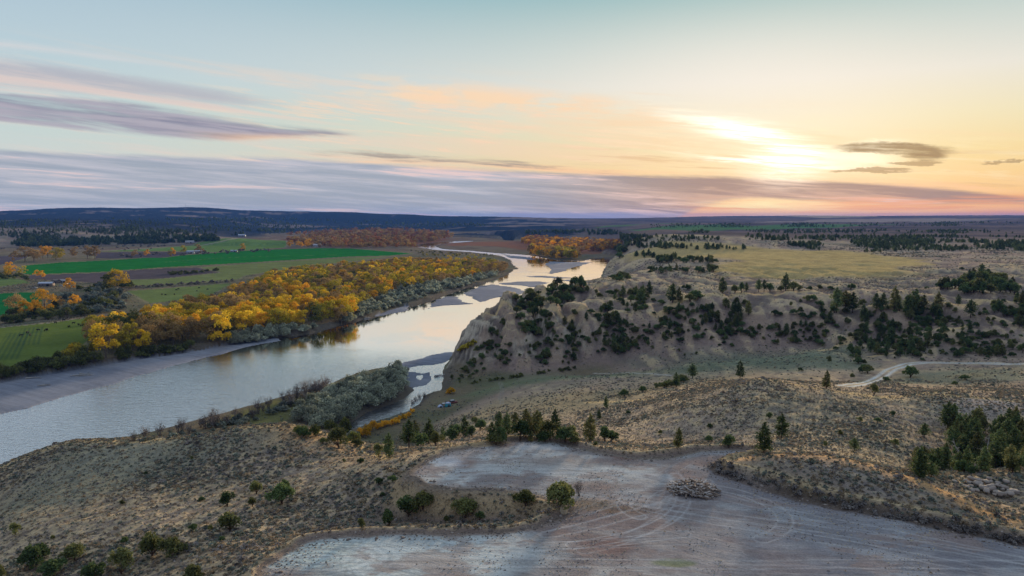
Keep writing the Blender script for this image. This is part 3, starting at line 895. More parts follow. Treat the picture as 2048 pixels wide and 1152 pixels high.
for px, py, rx_, ry_, c, k in [(1250, 915, 3.5, 2, (.13, .07, .055), .8), (930, 925, 2.4, 2.2, (.19, .12, .09), .7), (1215, 1090, 3, 2, (.17, .105, .085), .7), (1250, 1020, 4, 1.6, (.13, .085, .06), .8),
                                (1180, 1010, 4, 2.2, (.17, .125, .085), .8), (1340, 1125, 2.2, .8, (.13, .15, .07), .7), (1100, 925, 9, 3, (.26, .235, .21), .5), (1180, 975, 5, 2, (.17, .11, .085), .6),
                                (900, 920, 3, 3, (.33, .35, .37), .6), (1080, 892, 5, 2, (.37, .38, .37), .7), (620, 1110, 6, 4, (.30, .34, .31), .7)]:
    qx, qy = atz(px, py, 50)
    s = np.hypot((X - qx) / rx_, (Y - qy) / ry_) + (cl2[..., 0] - .5) * 1.6
    dust = lerp(dust, C3(*c), ((1 - sm(s, .5, 1.2)) * k)[..., None])
# tyre tracks, one pair of wheel lines each
rt = np.random.default_rng(19)
near = (Y < 135) & (sdp < 2)
xn = X[near]; yn = Y[near]; dn = dust[near]
def ruts(P, w, c, k):
    global dn
    P = np.array(P)
    dd = np.full(xn.shape, 1e9)
    for i in range(len(P) - 1):
        ax_, ay = P[i]; ex, ey = P[i + 1] - P[i]
        t = np.clip(((xn - ax_) * ex + (yn - ay) * ey) / (ex * ex + ey * ey + 1e-9), 0, 1)
        dd = np.minimum(dd, np.hypot(xn - ax_ - t * ex, yn - ay - t * ey))
    m_ = np.exp(-((dd - .85) / w) ** 2) * k * (.5 + fbm(xn, yn, 3, 2, 123))
    dn = lerp(dn, C3(*c), m_[:, None])
def arc(p0, p1, p2, n=14):
    t = np.linspace(0, 1, n)[:, None]
    a, b_, c_ = [np.array(atz(*q, PADZ)) for q in (p0, p1, p2)]
    return (1 - t) ** 2 * a + 2 * t * (1 - t) * b_ + t ** 2 * c_
for i in range(20):
    o1 = rt.uniform(-26, 26); o2 = rt.uniform(-22, 22); o3 = rt.uniform(-30, 30)
    base_ = [((560, 1110), (1000, 1090), (1380, 1080)), ((620, 1130), (1200, 1115), (2100, 1150)), ((1080, 1060), (1300, 1000), (1400, 950)), ((1300, 960), (1500, 1010), (2100, 1110)),
             ((880, 940), (1100, 930), (1330, 960)), ((1250, 1000), (1500, 1050), (2060, 1140)), ((1150, 1090), (1400, 1040), (1330, 930))][i % 7]
    P = arc((base_[0][0] + o1, base_[0][1] + o1 * .5), (base_[1][0] + o2 * 2, base_[1][1] + o2), (base_[2][0] + o3, base_[2][1] + o3))
    ruts(P, rt.uniform(.10, .2), (.37, .36, .35) if rt.random() < .55 else (.10, .095, .10), rt.uniform(.15, .42))
for i in range(2):
    cx_, cy_ = atz(rt.uniform(1250, 1480), rt.uniform(1000, 1060), PADZ)
    a0 = rt.uniform(0, 6.28); rr_ = rt.uniform(3, 8)
    aa = np.linspace(a0, a0 + rt.uniform(1.5, 4.5), 16)
    ruts(np.stack([cx_ + np.cos(aa) * rr_, cy_ + np.sin(aa) * rr_], 1), .13, (.38, .36, .34), .4)
for i in range(5):
    cx_, cy_ = atz(640, 1118, PADZ)
    aa = np.linspace(1.2, 5.2, 18); rr_ = 2.0 + i * 1.0
    ruts(np.stack([cx_ + np.cos(aa) * rr_ * 1.8, cy_ + np.sin(aa) * rr_], 1), .14, (.16, .17, .165), .45)
dust[near] = dn
pm = (1 - sm(sdp, -.5, .15))[..., None]
land[:] = lerp(land, dust, pm * .97)
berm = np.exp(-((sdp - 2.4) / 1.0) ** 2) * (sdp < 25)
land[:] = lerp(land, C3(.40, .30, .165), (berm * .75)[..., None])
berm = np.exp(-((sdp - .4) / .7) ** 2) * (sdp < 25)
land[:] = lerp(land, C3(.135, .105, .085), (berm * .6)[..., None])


# ------------------------------------------------------------------ ground materials
def ground_mat(name, kind):
    m = new_mat(name)
    pos = geo_pos()
    c = attr('land', 0)
    n1 = noise(pos, 3.2, 5, .66)
    n2 = noise(pos, .42, 4, .62)
    n3 = noise(pos, .045, 4, .6)
    if kind == 'range':
        k = (n1 - .5) * 1.05 + (n2 - .5) * .6 + (n3 - .5) * .5 + 1.0
        c = mix(1.0, c, comb(k, k, k), 'MULTIPLY')
        spk = sstep(noise(pos, 1.7, 4, .65), .56, .64) * attr('clump', 2)
        c = mix(spk * .65, c, (.075, .075, .055))
        pale = sstep(noise(pos, 3.6, 3, .6), .58, .68)
        c = mix(pale * .35, c, (.32, .27, .19))
        bh = n1 * .8 + n2 * .9
        return finish(m, c, 1.0, bh, 0.45, spec=0)
    if kind == 'gravel':
        sp = E.nt.nodes.new('ShaderNodeSeparateXYZ'); link(pos, sp.inputs[0])
        x, y = E(sp.outputs[0]), E(sp.outputs[1])
        st_ = noise(comb((x * .86 - y * .5) * .03, (x * .5 + y * .86) * .35), 1.0, 4, .6)
        k = (n1 - .5) * .6 + (n2 - .5) * .4 + (st_ - .5) * .8 + 1.0
        c = mix(1.0, c, comb(k, k, k), 'MULTIPLY')
        return finish(m, c, .9, n1, .15, spec=.04)
    if kind == 'clay':
        sp = E.nt.nodes.new('ShaderNodeSeparateXYZ'); link(pos, sp.inputs[0])
        x, y = E(sp.outputs[0]), E(sp.outputs[1])
        # wheel marks: fine streaks that bend gently along the lots, and loops in the turning place
        wv = (noise(comb(x, y), .05, 2) - .5) * 8.0
        st1 = noise(comb((x * .96 - y * .28) * .045, (x * .28 + y * .96 + wv) * 1.9), 1.0, 4, .65)
        st2 = noise(comb((x + y * .25) * .03, (y * 1.0 + wv * .6) * 3.2, 4.0), 1.0, 3, .6)
        lx, ly = atz(640, 1118, 50)
        r = E.m('SQRT', (x - lx) * (x - lx) * .30 + (y - ly) * (y - ly))
        ring = E.m('SINE', r * 9.0 + (n2 - .5) * 3.0)
        rm = 1.0 - sstep(r, 3.0, 6.0)
        n4 = noise(pos, 5.0, 3, .6)
        k = (n4 - .5) * .7 + (n1 - .5) * .6 + (n2 - .5) * .5 + (st1 - .5) * .7 + (st2 - .5) * .45 + 1.0 + ring * rm * .10
        for (qx, qy, rr) in []:
            wx, wy = atz(qx, qy, 50)
            r2 = E.m('SQRT', (x - wx) * (x - wx) + (y - wy) * (y - wy)) + (n2 - .5) * .8
            k = k + gauss(r2, rr, .16) * .22 - gauss(r2, rr + .4, .14) * .14 + gauss(r2, rr + 1.9, .14) * .18
        c = mix(1.0, c, comb(k, k, k), 'MULTIPLY')
        c = mix(sstep(st1, .55, .7) * .22, c, (.13, .135, .15))
        spk = sstep(noise(pos, 5.5, 2), .62, .7)
        c = mix(spk * .4, c, (.36, .35, .32))
        return finish(m, c, .92, n1 * .5 + st1 * .5, .12, spec=0)
    # fields
    sp = E.nt.nodes.new('ShaderNodeSeparateXYZ'); link(pos, sp.inputs[0])
    x, y = E(sp.outputs[0]), E(sp.outputs[1])
    row = E.m('SINE', (x * .96 + y * .22) * 1.6)
    if kind == 'pasture':
        lane = sstep(E.m('ABSOLUTE', x + y * .62 - 2.0), 300, 0)
        swx, swy = atz(55, 680, 3)
        k = (n1 - .5) * .5 + (n2 - .5) * .6 + (n3 - .5) * .6 + 1.0
        c = mix(1.0, c, comb(k, k, k), 'MULTIPLY')
        a1, b1 = atz(20, 700, 3); a2, b2 = atz(62, 650, 3)
        # two mown swathes with rows
        for (qa, qb) in [((8, 720), (38, 665)), ((54, 690), (66, 655))]:
            ax_, ay = atz(*qa, 3); bx, by = atz(*qb, 3)
            L = math.hypot(bx - ax_, by - ay); tx, ty = (bx - ax_) / L, (by - ay) / L
            s_ = (x - ax_) * tx + (y - ay) * ty
            q = (x - ax_) * ty - (y - ay) * tx
            inb = sstep(s_, -4, 4) * (1.0 - sstep(s_, L - 4, L + 4)) * (1.0 - sstep(E.m('ABSOLUTE', q), 6, 8))
            c = mix(inb * (E.m('SINE', q * 2.4) * .22 + .28), c, (.03, .07, .045))
        return finish(m, c, .95, n2, .2, spec=0)
    k = (n1 - .5) * .3 + (n2 - .5) * .45 + (n3 - .5) * .7 + row * .04 + 1.0
    if kind == 'ploughed':
        k = k + row * .12
    c = mix(1.0, c, comb(k, k, k), 'MULTIPLY')
    return finish(m, c, .95, n2, .2, spec=0)


MG = {k: ground_mat('land_' + k, k) for k in ('range', 'gravel', 'clay', 'pasture', 'ploughed', 'crop')}
clump = (hillm * (1 - sm(sdp * -1, -1, 1)) * (1 - fh)).astype(np.float32)
clump = np.where(Y < 1500, clump, clump * .4)

fc = cls[:-1, :-1]
ii, jj = np.meshgrid(np.arange(NR - 1), np.arange(NC - 1), indexing='ij')
V3 = np.stack([X, Y, Z], -1).reshape(-1, 3).astype(np.float32)
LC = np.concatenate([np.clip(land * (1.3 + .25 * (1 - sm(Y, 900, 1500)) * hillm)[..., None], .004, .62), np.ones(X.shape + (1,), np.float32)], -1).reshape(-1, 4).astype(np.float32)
CLf = clump.reshape(-1).astype(np.float32)


def mesh_np(name, verts, quads, nper=4):
    me = bpy.data.meshes.new(name)
    me.vertices.add(len(verts)); me.vertices.foreach_set('co', np.ascontiguousarray(verts, np.float32).ravel())
    nq = len(quads)
    me.loops.add(nq * nper); me.loops.foreach_set('vertex_index', np.ascontiguousarray(quads, np.int32).ravel())
    me.polygons.add(nq)
    me.polygons.foreach_set('loop_start', np.arange(nq, dtype=np.int32) * nper)
    me.polygons.foreach_set('loop_total', np.full(nq, nper, np.int32))
    me.update(calc_edges=True)
    return me


def sheet(name, mask, mat):
    i = ii[mask]; j = jj[mask]
    a = i * NC + j
    q = np.stack([a, a + 1, a + NC + 1, a + NC], 1)
    used, inv = np.unique(q, return_inverse=True)
    me = mesh_np(name, V3[used], inv.reshape(-1, 4))
    at = me.attributes.new('land', 'FLOAT_COLOR', 'POINT'); at.data.foreach_set('color', LC[used].ravel())
    at = me.attributes.new('clump', 'FLOAT', 'POINT'); at.data.foreach_set('value', CLf[used])
    me.polygons.foreach_set('use_smooth', np.ones(len(q), bool))
    me.materials.append(mat)
    o = bpy.data.objects.new(name, me)
    COL.objects.link(o)
    o['kind'] = 'structure'
    return o


sheet('ground', fc == 0, MG['range'])
sheet('gravel_bar', fc == 3, MG['gravel'])
sheet('clay_lot', fc == 4, MG['clay'])
sheet('dirt_road', fc == 5, MG['range'])
fm = {'green_field': 'crop', 'pale_field': 'crop', 'ploughed_field': 'ploughed', 'pasture': 'pasture', 'dry_field': 'range'}
for f_, nm in fieldinfo:
    if (fc == f_).any():
        sheet(nm, fc == f_, MG[fm[nm]])

# water
m = new_mat('river_water')
pos = geo_pos()
sp = E.nt.nodes.new('ShaderNodeSeparateXYZ'); link(pos, sp.inputs[0])
x, y = E(sp.outputs[0]), E(sp.outputs[1])
big_ = noise(pos, .02, 3)
rip = noise(comb(x * .55 + y * .35, y * 1.0 - x * .2), 1.1, 4, .6)
rip2 = noise(comb(x * .16 + y * .1, y * .5 - x * .05), 1.0, 4, .65)
amp = sstep(y + x * .6 + (big_ - .5) * 120, 420, 150)
rif = 1.0 - sstep(y, 330, 480)
amp = rif * .75 + .03 + sstep(big_, .54, .60) * .06
amp = E.m('MULTIPLY', amp, 1.0)
bh = (rip * .55 + rip2 * 1.0) * amp
t = m.node_tree
bn = t.nodes.new('ShaderNodeBump'); bn.inputs['Distance'].default_value = .5
link(bh, bn.inputs['Height'])
fr = t.nodes.new('ShaderNodeFresnel'); fr.inputs[0].default_value = 2.3
t.links.new(bn.outputs[0], fr.inputs['Normal'])
gl = t.nodes.new('ShaderNodeBsdfGlossy'); gl.inputs['Roughness'].default_value = .04
gl.inputs['Color'].default_value = (.95, .95, .95, 1)
t.links.new(bn.outputs[0], gl.inputs['Normal'])
df = t.nodes.new('ShaderNodeBsdfDiffuse')
link(mix(big_, (.10, .13, .17), (.14, .16, .18)), df.inputs[0])
mx = t.nodes.new('ShaderNodeMixShader')
frx = E.m('MULTIPLY', E(fr.outputs[0]), 2.5, clamp=True)
link(frx, mx.inputs[0]); t.links.new(df.outputs[0], mx.inputs[1]); t.links.new(gl.outputs[0], mx.inputs[2])
ou = t.nodes.new('ShaderNodeOutputMaterial'); t.links.new(mx.outputs[0], ou.inputs[0])
wv_ = np.array([(-900, 130, 0), (600, 130, 0), (600, 3400, 0), (-900, 3400, 0)], np.float32)
me = mesh_np('river', wv_, np.array([[0, 1, 2, 3]])); me.materials.append(m)
o = bpy.data.objects.new('river', me); COL.objects.link(o); o['kind'] = 'structure'

# ------------------------------------------------------------------ haze: one closed box of even air
hm_ = bpy.data.materials.new('haze_air'); hm_.use_nodes = True
t = hm_.node_tree; t.nodes.clear()
pv = t.nodes.new('ShaderNodeVolumePrincipled')
pv.inputs['Color'].default_value = (.10, .32, 1.0, 1)
pv.inputs['Density'].default_value = 3.4e-5
pv.inputs['Anisotropy'].default_value = 0.0
ou = t.nodes.new('ShaderNodeOutputMaterial'); t.links.new(pv.outputs[0], ou.inputs['Volume'])
hv = np.array([(sx, sy, sz) for sz in (-2.6, 190) for sx, sy in ((-36000, -600), (36000, -600), (36000, 25500), (-36000, 25500))], np.float32)
hq = np.array([[0, 3, 2, 1], [4, 5, 6, 7], [0, 1, 5, 4], [1, 2, 6, 5], [2, 3, 7, 6], [3, 0, 4, 7]])
me = mesh_np('haze', hv, hq); me.materials.append(hm_)
haze = bpy.data.objects.new('haze', me); COL.objects.link(haze); haze['kind'] = 'stuff'

# ------------------------------------------------------------------ plant building blocks
class Buf:
    def __init__(s):
        s.v = []; s.f = []; s.t = []; s.n = 0

    def add(s, v, f, t):
        s.v.append(v); s.f.append(f + s.n); s.t.append(t); s.n += len(v)

    def mesh(s, name, mat, smooth=False):
        v = np.concatenate(s.v); f = np.concatenate(s.f); t_ = np.concatenate(s.t)
        me = mesh_np(name, v, f, f.shape[1])
        a = me.attributes.new('tint', 'FLOAT', 'POINT'); a.data.foreach_set('value', t_.astype(np.float32))
        if smooth:
            me.polygons.foreach_set('use_smooth', np.ones(len(f), bool))
        me.materials.append(mat)
        return me


def leaves(buf, P, size, tint, up=0.25, asp=.7):
    """one bent leaf-spray quad at every point"""
    n = len(P)
    nrm = rng.normal(size=(n, 3)); nrm[:, 2] = np.abs(nrm[:, 2]) + up
    nrm /= np.linalg.norm(nrm, axis=1)[:, None]
    a = np.cross(nrm, rng.normal(size=(n, 3))); a /= np.linalg.norm(a, axis=1)[:, None] + 1e-9
    b = np.cross(nrm, a)
    s = (size * rng.uniform(.6, 1.3, n))[:, None]
    v = np.stack([P - a * s - b * s * asp * .4, P + a * s * .2 - b * s * asp, P + a * s + b * s * asp * .3, P - a * s * .1 + b * s * asp], 1).reshape(-1, 3)
    f = np.arange(4 * n).reshape(-1, 4)
    buf.add(v, f, np.repeat(tint, 4))


def tube(buf, pts, rad, k=5, tint=.5):
    pts = np.array(pts, float); n = len(pts)
    d = np.gradient(pts, axis=0)
    vs = []
    for i in range(n):
        t = d[i] / (np.linalg.norm(d[i]) + 1e-9)
        a = np.cross(t, (0.3, 0.9, 0.1)); a /= np.linalg.norm(a) + 1e-9
        b = np.cross(t, a)
        ang = np.arange(k) / k * 2 * math.pi
        vs.append(pts[i] + rad[i] * (np.cos(ang)[:, None] * a + np.sin(ang)[:, None] * b))
    v = np.concatenate(vs)
    f = [[i * k + j, i * k + (j + 1) % k, (i + 1) * k + (j + 1) % k, (i + 1) * k + j] for i in range(n - 1) for j in range(k)]
    buf.add(v, np.array(f), np.full(len(v), tint))


def lobe_points(c, r, n, shell=.55):
    d = rng.normal(size=(n, 3)); d /= np.linalg.norm(d, axis=1)[:, None]
    d[:, 2] = np.where(d[:, 2] < -.35, -d[:, 2] * .6, d[:, 2])
    rr = rng.uniform(shell, 1.03, n) ** .7
    return c + d * rr[:, None] * r


def broad_crown(mat, H, Wd, nl, nleaf, size, base=.22, lean=0):
    b = Buf()
    cs = []
    for i in range(nl):
        for _ in range(20):
            h = rng.uniform(base + .08, .93)
            prof = math.sin(math.pi * min(1, max(.0, (h - base * .4) / (1.05 - base * .4))) ** .85) ** .7
            r = Wd * .5 * prof * rng.uniform(.25, .85) ** .6
            a = rng.uniform(0, 2 * math.pi)
            c = np.array([r * math.cos(a), r * math.sin(a), h * H])
            if all(np.linalg.norm((c - q) / (Wd * .17)) > 1 for q in cs):
                break
        cs.append(c)
        lr = Wd * rng.uniform(.15, .24)
        tl = rng.uniform(0, 1) * .5
        P = lobe_points(c, np.array([lr, lr, lr * rng.uniform(.8, 1.25)]), nleaf // nl)
        leaves(b, P, size, np.clip(tl + rng.uniform(0, .5, len(P)), 0, 1))
    return b.mesh('crown', mat), cs


def limbs(mat, H, cs, r0, frac=.8, top=.55):
    b = Buf()
    tr = [np.array([0, 0, -.4])]
    p = np.array([0., 0, 0])
    for i in range(5):
        tr.append(p.copy()); p = p + np.array([rng.normal() * .03 * H * .3, rng.normal() * .03 * H * .3, H * top / 5])
    tube(b, tr, np.linspace(r0 * 1.25, r0 * .5, len(tr)), 6)
    for c in cs:
        if rng.random() > frac:
            continue
        s = tr[rng.integers(2, len(tr))]
        mid = (s + c) / 2 + np.array([0, 0, -.03 * H])
        tube(b, [s, mid, c], [r0 * .4, r0 * .25, r0 * .06], 4)
    return b.mesh('trunk', mat, True)


def pine_crown(mat, H, Wd, n, size, base=.15, irregular=.3):
    b = Buf()
    nw = int(H * 1.5) + 5
    for i in range(nw):
        h = base + (1 - base) * (i + .5) / nw
        q_ = (h - base) / (1 - base)
        prof = (math.sin(math.pi * min(1, .30 + q_ * .70)) ** .8) * .85 + .15 * (1 - q_)
        for k in range(int(3 + 4 * prof)):
            if rng.random() < .12:
                continue
            a = rng.uniform(0, 2 * math.pi)
            L = Wd * .5 * prof * rng.uniform(1 - irregular * 1.6, 1.08)
            m = max(4, int(n / nw / 5.0 * (.4 + prof)))
            tt = rng.uniform(.15, 1, m) ** .7
            P = np.stack([np.cos(a) * L * tt, np.sin(a) * L * tt, h * H + tt * L * .12 + rng.normal(size=m) * .02 * H], 1)
            P += rng.normal(size=P.shape) * (L * .13 + .02)
            leaves(b, P, size, np.clip(rng.uniform(0, .5) + rng.uniform(0, .5, m), 0, 1), up=.5)
    return b.mesh('crown', mat)


def shrub_crown(mat, H, Wd, nl, nleaf, size, tinty=.5):
    b = Buf()
    for i in range(nl):
        a = rng.uniform(0, 2 * math.pi); r = Wd * .5 * rng.uniform(0, .72)
        hh = H * (.30 + .40 * rng.random()) * (1.15 - r / Wd)
        lr = Wd * rng.uniform(.15, .26)
        P = lobe_points(np.array([r * math.cos(a), r * math.sin(a), hh]), np.array([lr, lr, H * rng.uniform(.25, .38)]), nleaf // nl, .4)
        P[:, 2] = np.maximum(P[:, 2], .03)
        tl = rng.uniform(0, .5)
        leaves(b, P, size, np.clip(tl + rng.uniform(0, .5, len(P)), 0, 1))
    return b.mesh('crown', mat)


def stems(mat, H, Wd, n, r0, name='stems', tw=3):
    b = Buf()
    for i in range(n):
        a = rng.uniform(0, 2 * math.pi); L = rng.uniform(.6, 1.0)
        e = np.array([math.cos(a) * Wd * .5 * rng.uniform(.2, 1), math.sin(a) * Wd * .5 * rng.uniform(.2, 1), H * L])
        m_ = e * .5 + rng.normal(size=3) * .05 * H
        s = rng.normal(size=3) * [.06 * Wd, .06 * Wd, 0]
        s[2] = -.15
        tube(b, [s, m_, e], [r0, r0 * .7, r0 * .2], 3)
        for k in range(tw):
            q = m_ + (e - m_) * rng.uniform(0, .9)
            tube(b, [q, q + rng.normal(size=3) * [.16 * Wd, .16 * Wd, .08 * H] + [0, 0, .14 * H]], [r0 * .45, r0 * .12], 3)
    return b.mesh(name, mat)


# ------------------------------------------------------------------ plant materials
BARK = flat_mat('cottonwood_bark', (.16, .13, .10), .9, .3, 4)
PBARK = flat_mat('pine_bark', (.09, .06, .045), .9, .3, 4)
DEADW = flat_mat('weathered_wood', (.36, .34, .31), .85, .25, 3)
TWIG = flat_mat('twig_bark', (.17, .14, .12), .9, .3, 4)
L_GOLD = leaf_mat('leaf_gold', (.50, .33, .018), (.92, .66, .05), .35)
L_ORANGE = leaf_mat('leaf_orange', (.52, .29, .018), (.90, .50, .04), .35)
L_OLIVE = leaf_mat('leaf_olive_gold', (.24, .21, .022), (.58, .46, .045), .3)
L_BROWN = leaf_mat('leaf_tan_brown', (.25, .17, .07), (.52, .35, .13))
L_GREEN = leaf_mat('leaf_dull_green', (.06, .075, .022), (.18, .19, .05))
L_PINE = leaf_mat('needle_dark', (.045, .07, .028), (.17, .22, .085), .28)
L_JUN = leaf_mat('juniper_green', (.045, .075, .03), (.16, .22, .08), .28)
L_JUN2 = leaf_mat('juniper_olive', (.07, .08, .03), (.23, .24, .085), .28)
L_PINE2 = leaf_mat('needle_olive', (.07, .075, .028), (.23, .23, .085), .28)
L_WIL = leaf_mat('willow_grey_green', (.18, .20, .14), (.48, .50, .36))
L_SAGE = leaf_mat('sage_grey_green', (.10, .12, .10), (.26, .285, .22), .1)
L_RUST = leaf_mat('leaf_rust', (.24, .10, .035), (.46, .22, .07))
L_DRY = leaf_mat('dry_grass', (.23, .175, .115), (.42, .335, .22), .2)
L_GREY = leaf_mat('brush_mauve', (.13, .115, .11), (.30, .27, .24), .1)

# ------------------------------------------------------------------ copies
ROOTS = []


def thing(name, label, cat, loc=(0, 0, 0), rz=0, group=None, sc=1.0):
    o = bpy.data.objects.new(name, None); COL.objects.link(o)
    o.empty_display_size = .2
    o.location = loc; o.rotation_euler = (0, 0, rz)
    o.scale = (sc, sc, sc) if isinstance(sc, (int, float)) else sc
    o['label'] = label; o['category'] = cat
    if group:
        o['group'] = group
    ROOTS.append(o)
    return o


def part(name, me, parent, mat=None, loc=(0, 0, 0), rot=(0, 0, 0)):
    o = bpy.data.objects.new(name, me); COL.objects.link(o)
    o.parent = parent; o.location = loc; o.rotation_euler = rot
    if mat:
        o.material_slots[0].link = 'OBJECT'; o.material_slots[0].material = mat
    return o


COTT = []
for i in range(7):
    H = 1.0
    c, cs = broad_crown(L_GOLD, 15, [13, 14, 12, 15, 11, 13.5, 12.5][i], [13, 15, 11, 16, 10, 13, 12][i], 1500, .46, [.12, .16, .22, .12, .18, .10, .15][i])
    COTT.append((c, limbs(BARK, 15, cs, .38)))
COTF = []
for i in range(4):
    c, cs = broad_crown(L_GOLD, 15, 13, 9, 380, .85, .12)
    COTF.append(c)
PINE = []
for i in range(6):
    H = 10.0
    c = pine_crown(L_PINE, H, [5.8, 6.6, 5.0, 7.2, 5.6, 7.4][i], 1250, .34, [.14, .2, .10, .26, .12, .22][i], [.25, .4, .3, .5, .2, .45][i])
    b = Buf(); tube(b, [(0, 0, -.5), (0, 0, 2), (.06, .05, 6), (0, 0, 9.6)], [.26, .2, .12, .03], 6)
    for k in range(8):
        a = rng.uniform(0, 6.28); z = rng.uniform(1.5, 7); L = (1 - z / 10) * 2.4
        tube(b, [(0, 0, z), (math.cos(a) * L, math.sin(a) * L, z + .3)], [.06, .015], 3)
    PINE.append((c, b.mesh('trunk', PBARK, True)))
PINF = [pine_crown(L_PINE, 10, w_, 210, .75, .08, .35) for w_ in (8.0, 9.5, 8.5)]
JUN = []
for i in range(6):
    c = shrub_crown(L_JUN, [2.6, 3.0, 2.2, 2.8, 3.4, 2.4][i], [3.2, 3.0, 3.6, 2.6, 3.0, 3.4][i], [9, 8, 11, 7, 9, 10][i], 1500, .15)
    b = Buf(); tube(b, [(0, 0, -.3), (0, 0, .5), (.1, .05, 1.6)], [.14, .12, .05], 5)
    for k in range(4):
        a = rng.uniform(0, 6.28)
        tube(b, [(0, 0, .3), (math.cos(a) * .9, math.sin(a) * .9, 1.3)], [.08, .03], 4)
    JUN.append((c, b.mesh('trunk', PBARK, True)))
WIL = []
for i in range(5):
    c = shrub_crown(L_WIL, [4.6, 5.2, 4.0, 4.8, 3.6][i], [5.5, 5.0, 6.2, 5.8, 5.0][i], 11, 1300, .24)
    WIL.append((c, stems(TWIG, [4.4, 5, 3.8, 4.6, 3.4][i], 4.6, 9, .06)))
WILF = [shrub_crown(L_WIL, 3.6, 5.2, 6, 200, .5) for _ in range(2)]
BARE = []
for i in range(3):
    BARE.append((shrub_crown(L_GREY, 4.2, 4.5, 7, 190, .2), stems(TWIG, 5.2, 4.6, 16, .055, tw=6)))


# ------------------------------------------------------------------ where the plants stand (read off the photograph, then cast onto the land)
def scatter(poly, n, hp=(0, 0), jit=True, seed=0, mind=0.0):
    """n points inside a picture polygon -> (px, py)"""
    r = np.random.default_rng(seed + 1000)
    P = np.array(poly, float)
    lo = P.min(0); hi = P.max(0)
    out = []
    tries = 0
    while len(out) < n and tries < 60:
        q = r.uniform(lo, hi, (n * 3, 2))
        q = q[inpoly(q[:, 0], q[:, 1], P)]
        for a in q:
            if mind and any((a[0] - b[0]) ** 2 + ((a[1] - b[1]) * 2) ** 2 < mind * mind for b in out):
                continue
            out.append(a)
            if len(out) >= n:
                break
        tries += 1
    return np.array(out)


class Plant:
    __slots__ = ('k', 'px', 'py', 'h', 'x', 'y', 'z', 'reg', 'hp', 'col')

    def __init__(s, k, px, py, hp, x, y, z, reg, col=None):
        s.k = k; s.px = px; s.py = py; s.hp = hp; s.x = x; s.y = y; s.z = z; s.reg = reg; s.col = col
        s.h = hp * math.hypot(x * 0, y) / F


PL = []


def gully_at(x, y):
    u = x / y
    j = np.clip(np.searchsorted(ucols, u), 0, NC - 1); k = np.clip(np.searchsorted(yrows, y), 0, NR - 1)
    return np.where(brk[k, j] > .5, gv[k, j], 0)


def put(kind, lst, reg, col=None):
    if kind == 'pine' and len(lst) < 40:
        rr = np.random.default_rng(len(lst))
        lst = [(a, b, h * rr.uniform(.68, 1.04)) for a, b, h in lst]
    a = np.array([(p[0], p[1], p[2]) for p in lst], float)
    x, y, z = castmany(a[:, 0], a[:, 1])
    for i in range(len(a)):
        PL.append(Plant(kind, a[i, 0], a[i, 1], a[i, 2], x[i], y[i], z[i], reg, col))


def fill(kind, poly, n, hr, reg, seed=0, mind=0., col=None):
    draws = reg in (REG_B, REG_H) if 'REG_B' in globals() else False
    q = scatter(poly, int(n * 2.2) if draws else n, seed=seed, mind=mind * (.6 if draws else 1))
    r = np.random.default_rng(seed + 5)
    if draws and len(q):
        gx_, gy_, _ = castmany(q[:, 0], q[:, 1])
        o_ = np.argsort(gully_at(gx_, gy_) + r.random(len(q)) * 1.6)
        q = q[o_[:n]]
    put(kind, [(a, b, r.uniform(*hr)) for a, b in q], reg, col)


# --- junipers on the near sage slope
put('jun', [(460, 1063, 44), (513, 988, 30), (505, 1013, 22), (455, 1013, 32), (564, 1008, 50), (572, 985, 30), (404, 1002, 13), (387, 1062, 18), (245, 1010, 13), (31, 1070, 22),
            (292, 948, 9), (106, 1078, 11), (248, 1087, 16), (444, 1080, 11), (384, 918, 8), (420, 1060, 12)], 'on the near sage slope')
put('jun', [(73, 1130, 54), (108, 1150, 44), (150, 1122, 46), (190, 1160, 46), (243, 1150, 50), (305, 1115, 58), (340, 1113, 52), (385, 1156, 36), (0, 1160, 34)], 'at the lower left corner')
put('jun', [(758, 969, 17), (785, 964, 18), (766, 992, 12), (846, 1018, 42), (817, 1032, 46), (778, 1052, 40), (723, 1056, 22), (931, 1034, 46), (959, 1042, 18), (1051, 1011, 38), (893, 1042, 14)],
    'in the gully between the lots')
put('jun', [(607, 874, 28), (646, 888, 17), (677, 896, 36), (714, 894, 22), (757, 914, 24), (688, 924, 9), (720, 926, 14)], 'on the tan shoulder')
put('pine', [(778, 916, 60)], 'on the tan shoulder')
# --- pines behind the lots
put('pine', [(818, 896, 64), (830, 884, 48), (858, 888, 66), (886, 880, 40), (930, 874, 50), (984, 884, 58), (998, 866, 48), (1014, 872, 60), (1030, 860, 44), (1052, 874, 56), (1074, 878, 62), (1080, 866, 44),
             (1110, 862, 52), (1180, 884, 58), (1062, 884, 36)], 'in the row behind the lot')
put('jun', [(842, 892, 34), (872, 892, 30), (905, 878, 30), (916, 872, 26), (944, 874, 24), (1000, 884, 32), (1040, 882, 36), (1090, 884, 30), (1100, 880, 34), (1130, 884, 36), (1142, 880, 30), (1122, 876, 24)], 'in the row behind the lot')
put('jun', [(1210, 882, 30), (1224, 882, 24), (960, 860, 26), (992, 890, 34), (1150, 888, 20), (1192, 892, 11), (905, 862, 16), (860, 866, 18), (950, 846, 16)], 'in the row behind the lot')
put('pine', [(1357, 895, 44), (1528, 906, 66), (1563, 876, 58), (1708, 906, 42), (1848, 876, 46)], 'on the slope behind the log heap')
put('jun', [(1458, 896, 28), (1790, 890, 14), (1538, 838, 16), (1650, 892, 12), (1420, 856, 12), (1680, 870, 12), (1560, 840, 10), (1755, 845, 14), (1786, 830, 12), (1720, 842, 10), (1418, 884, 16)],
    'on the slope behind the log heap')
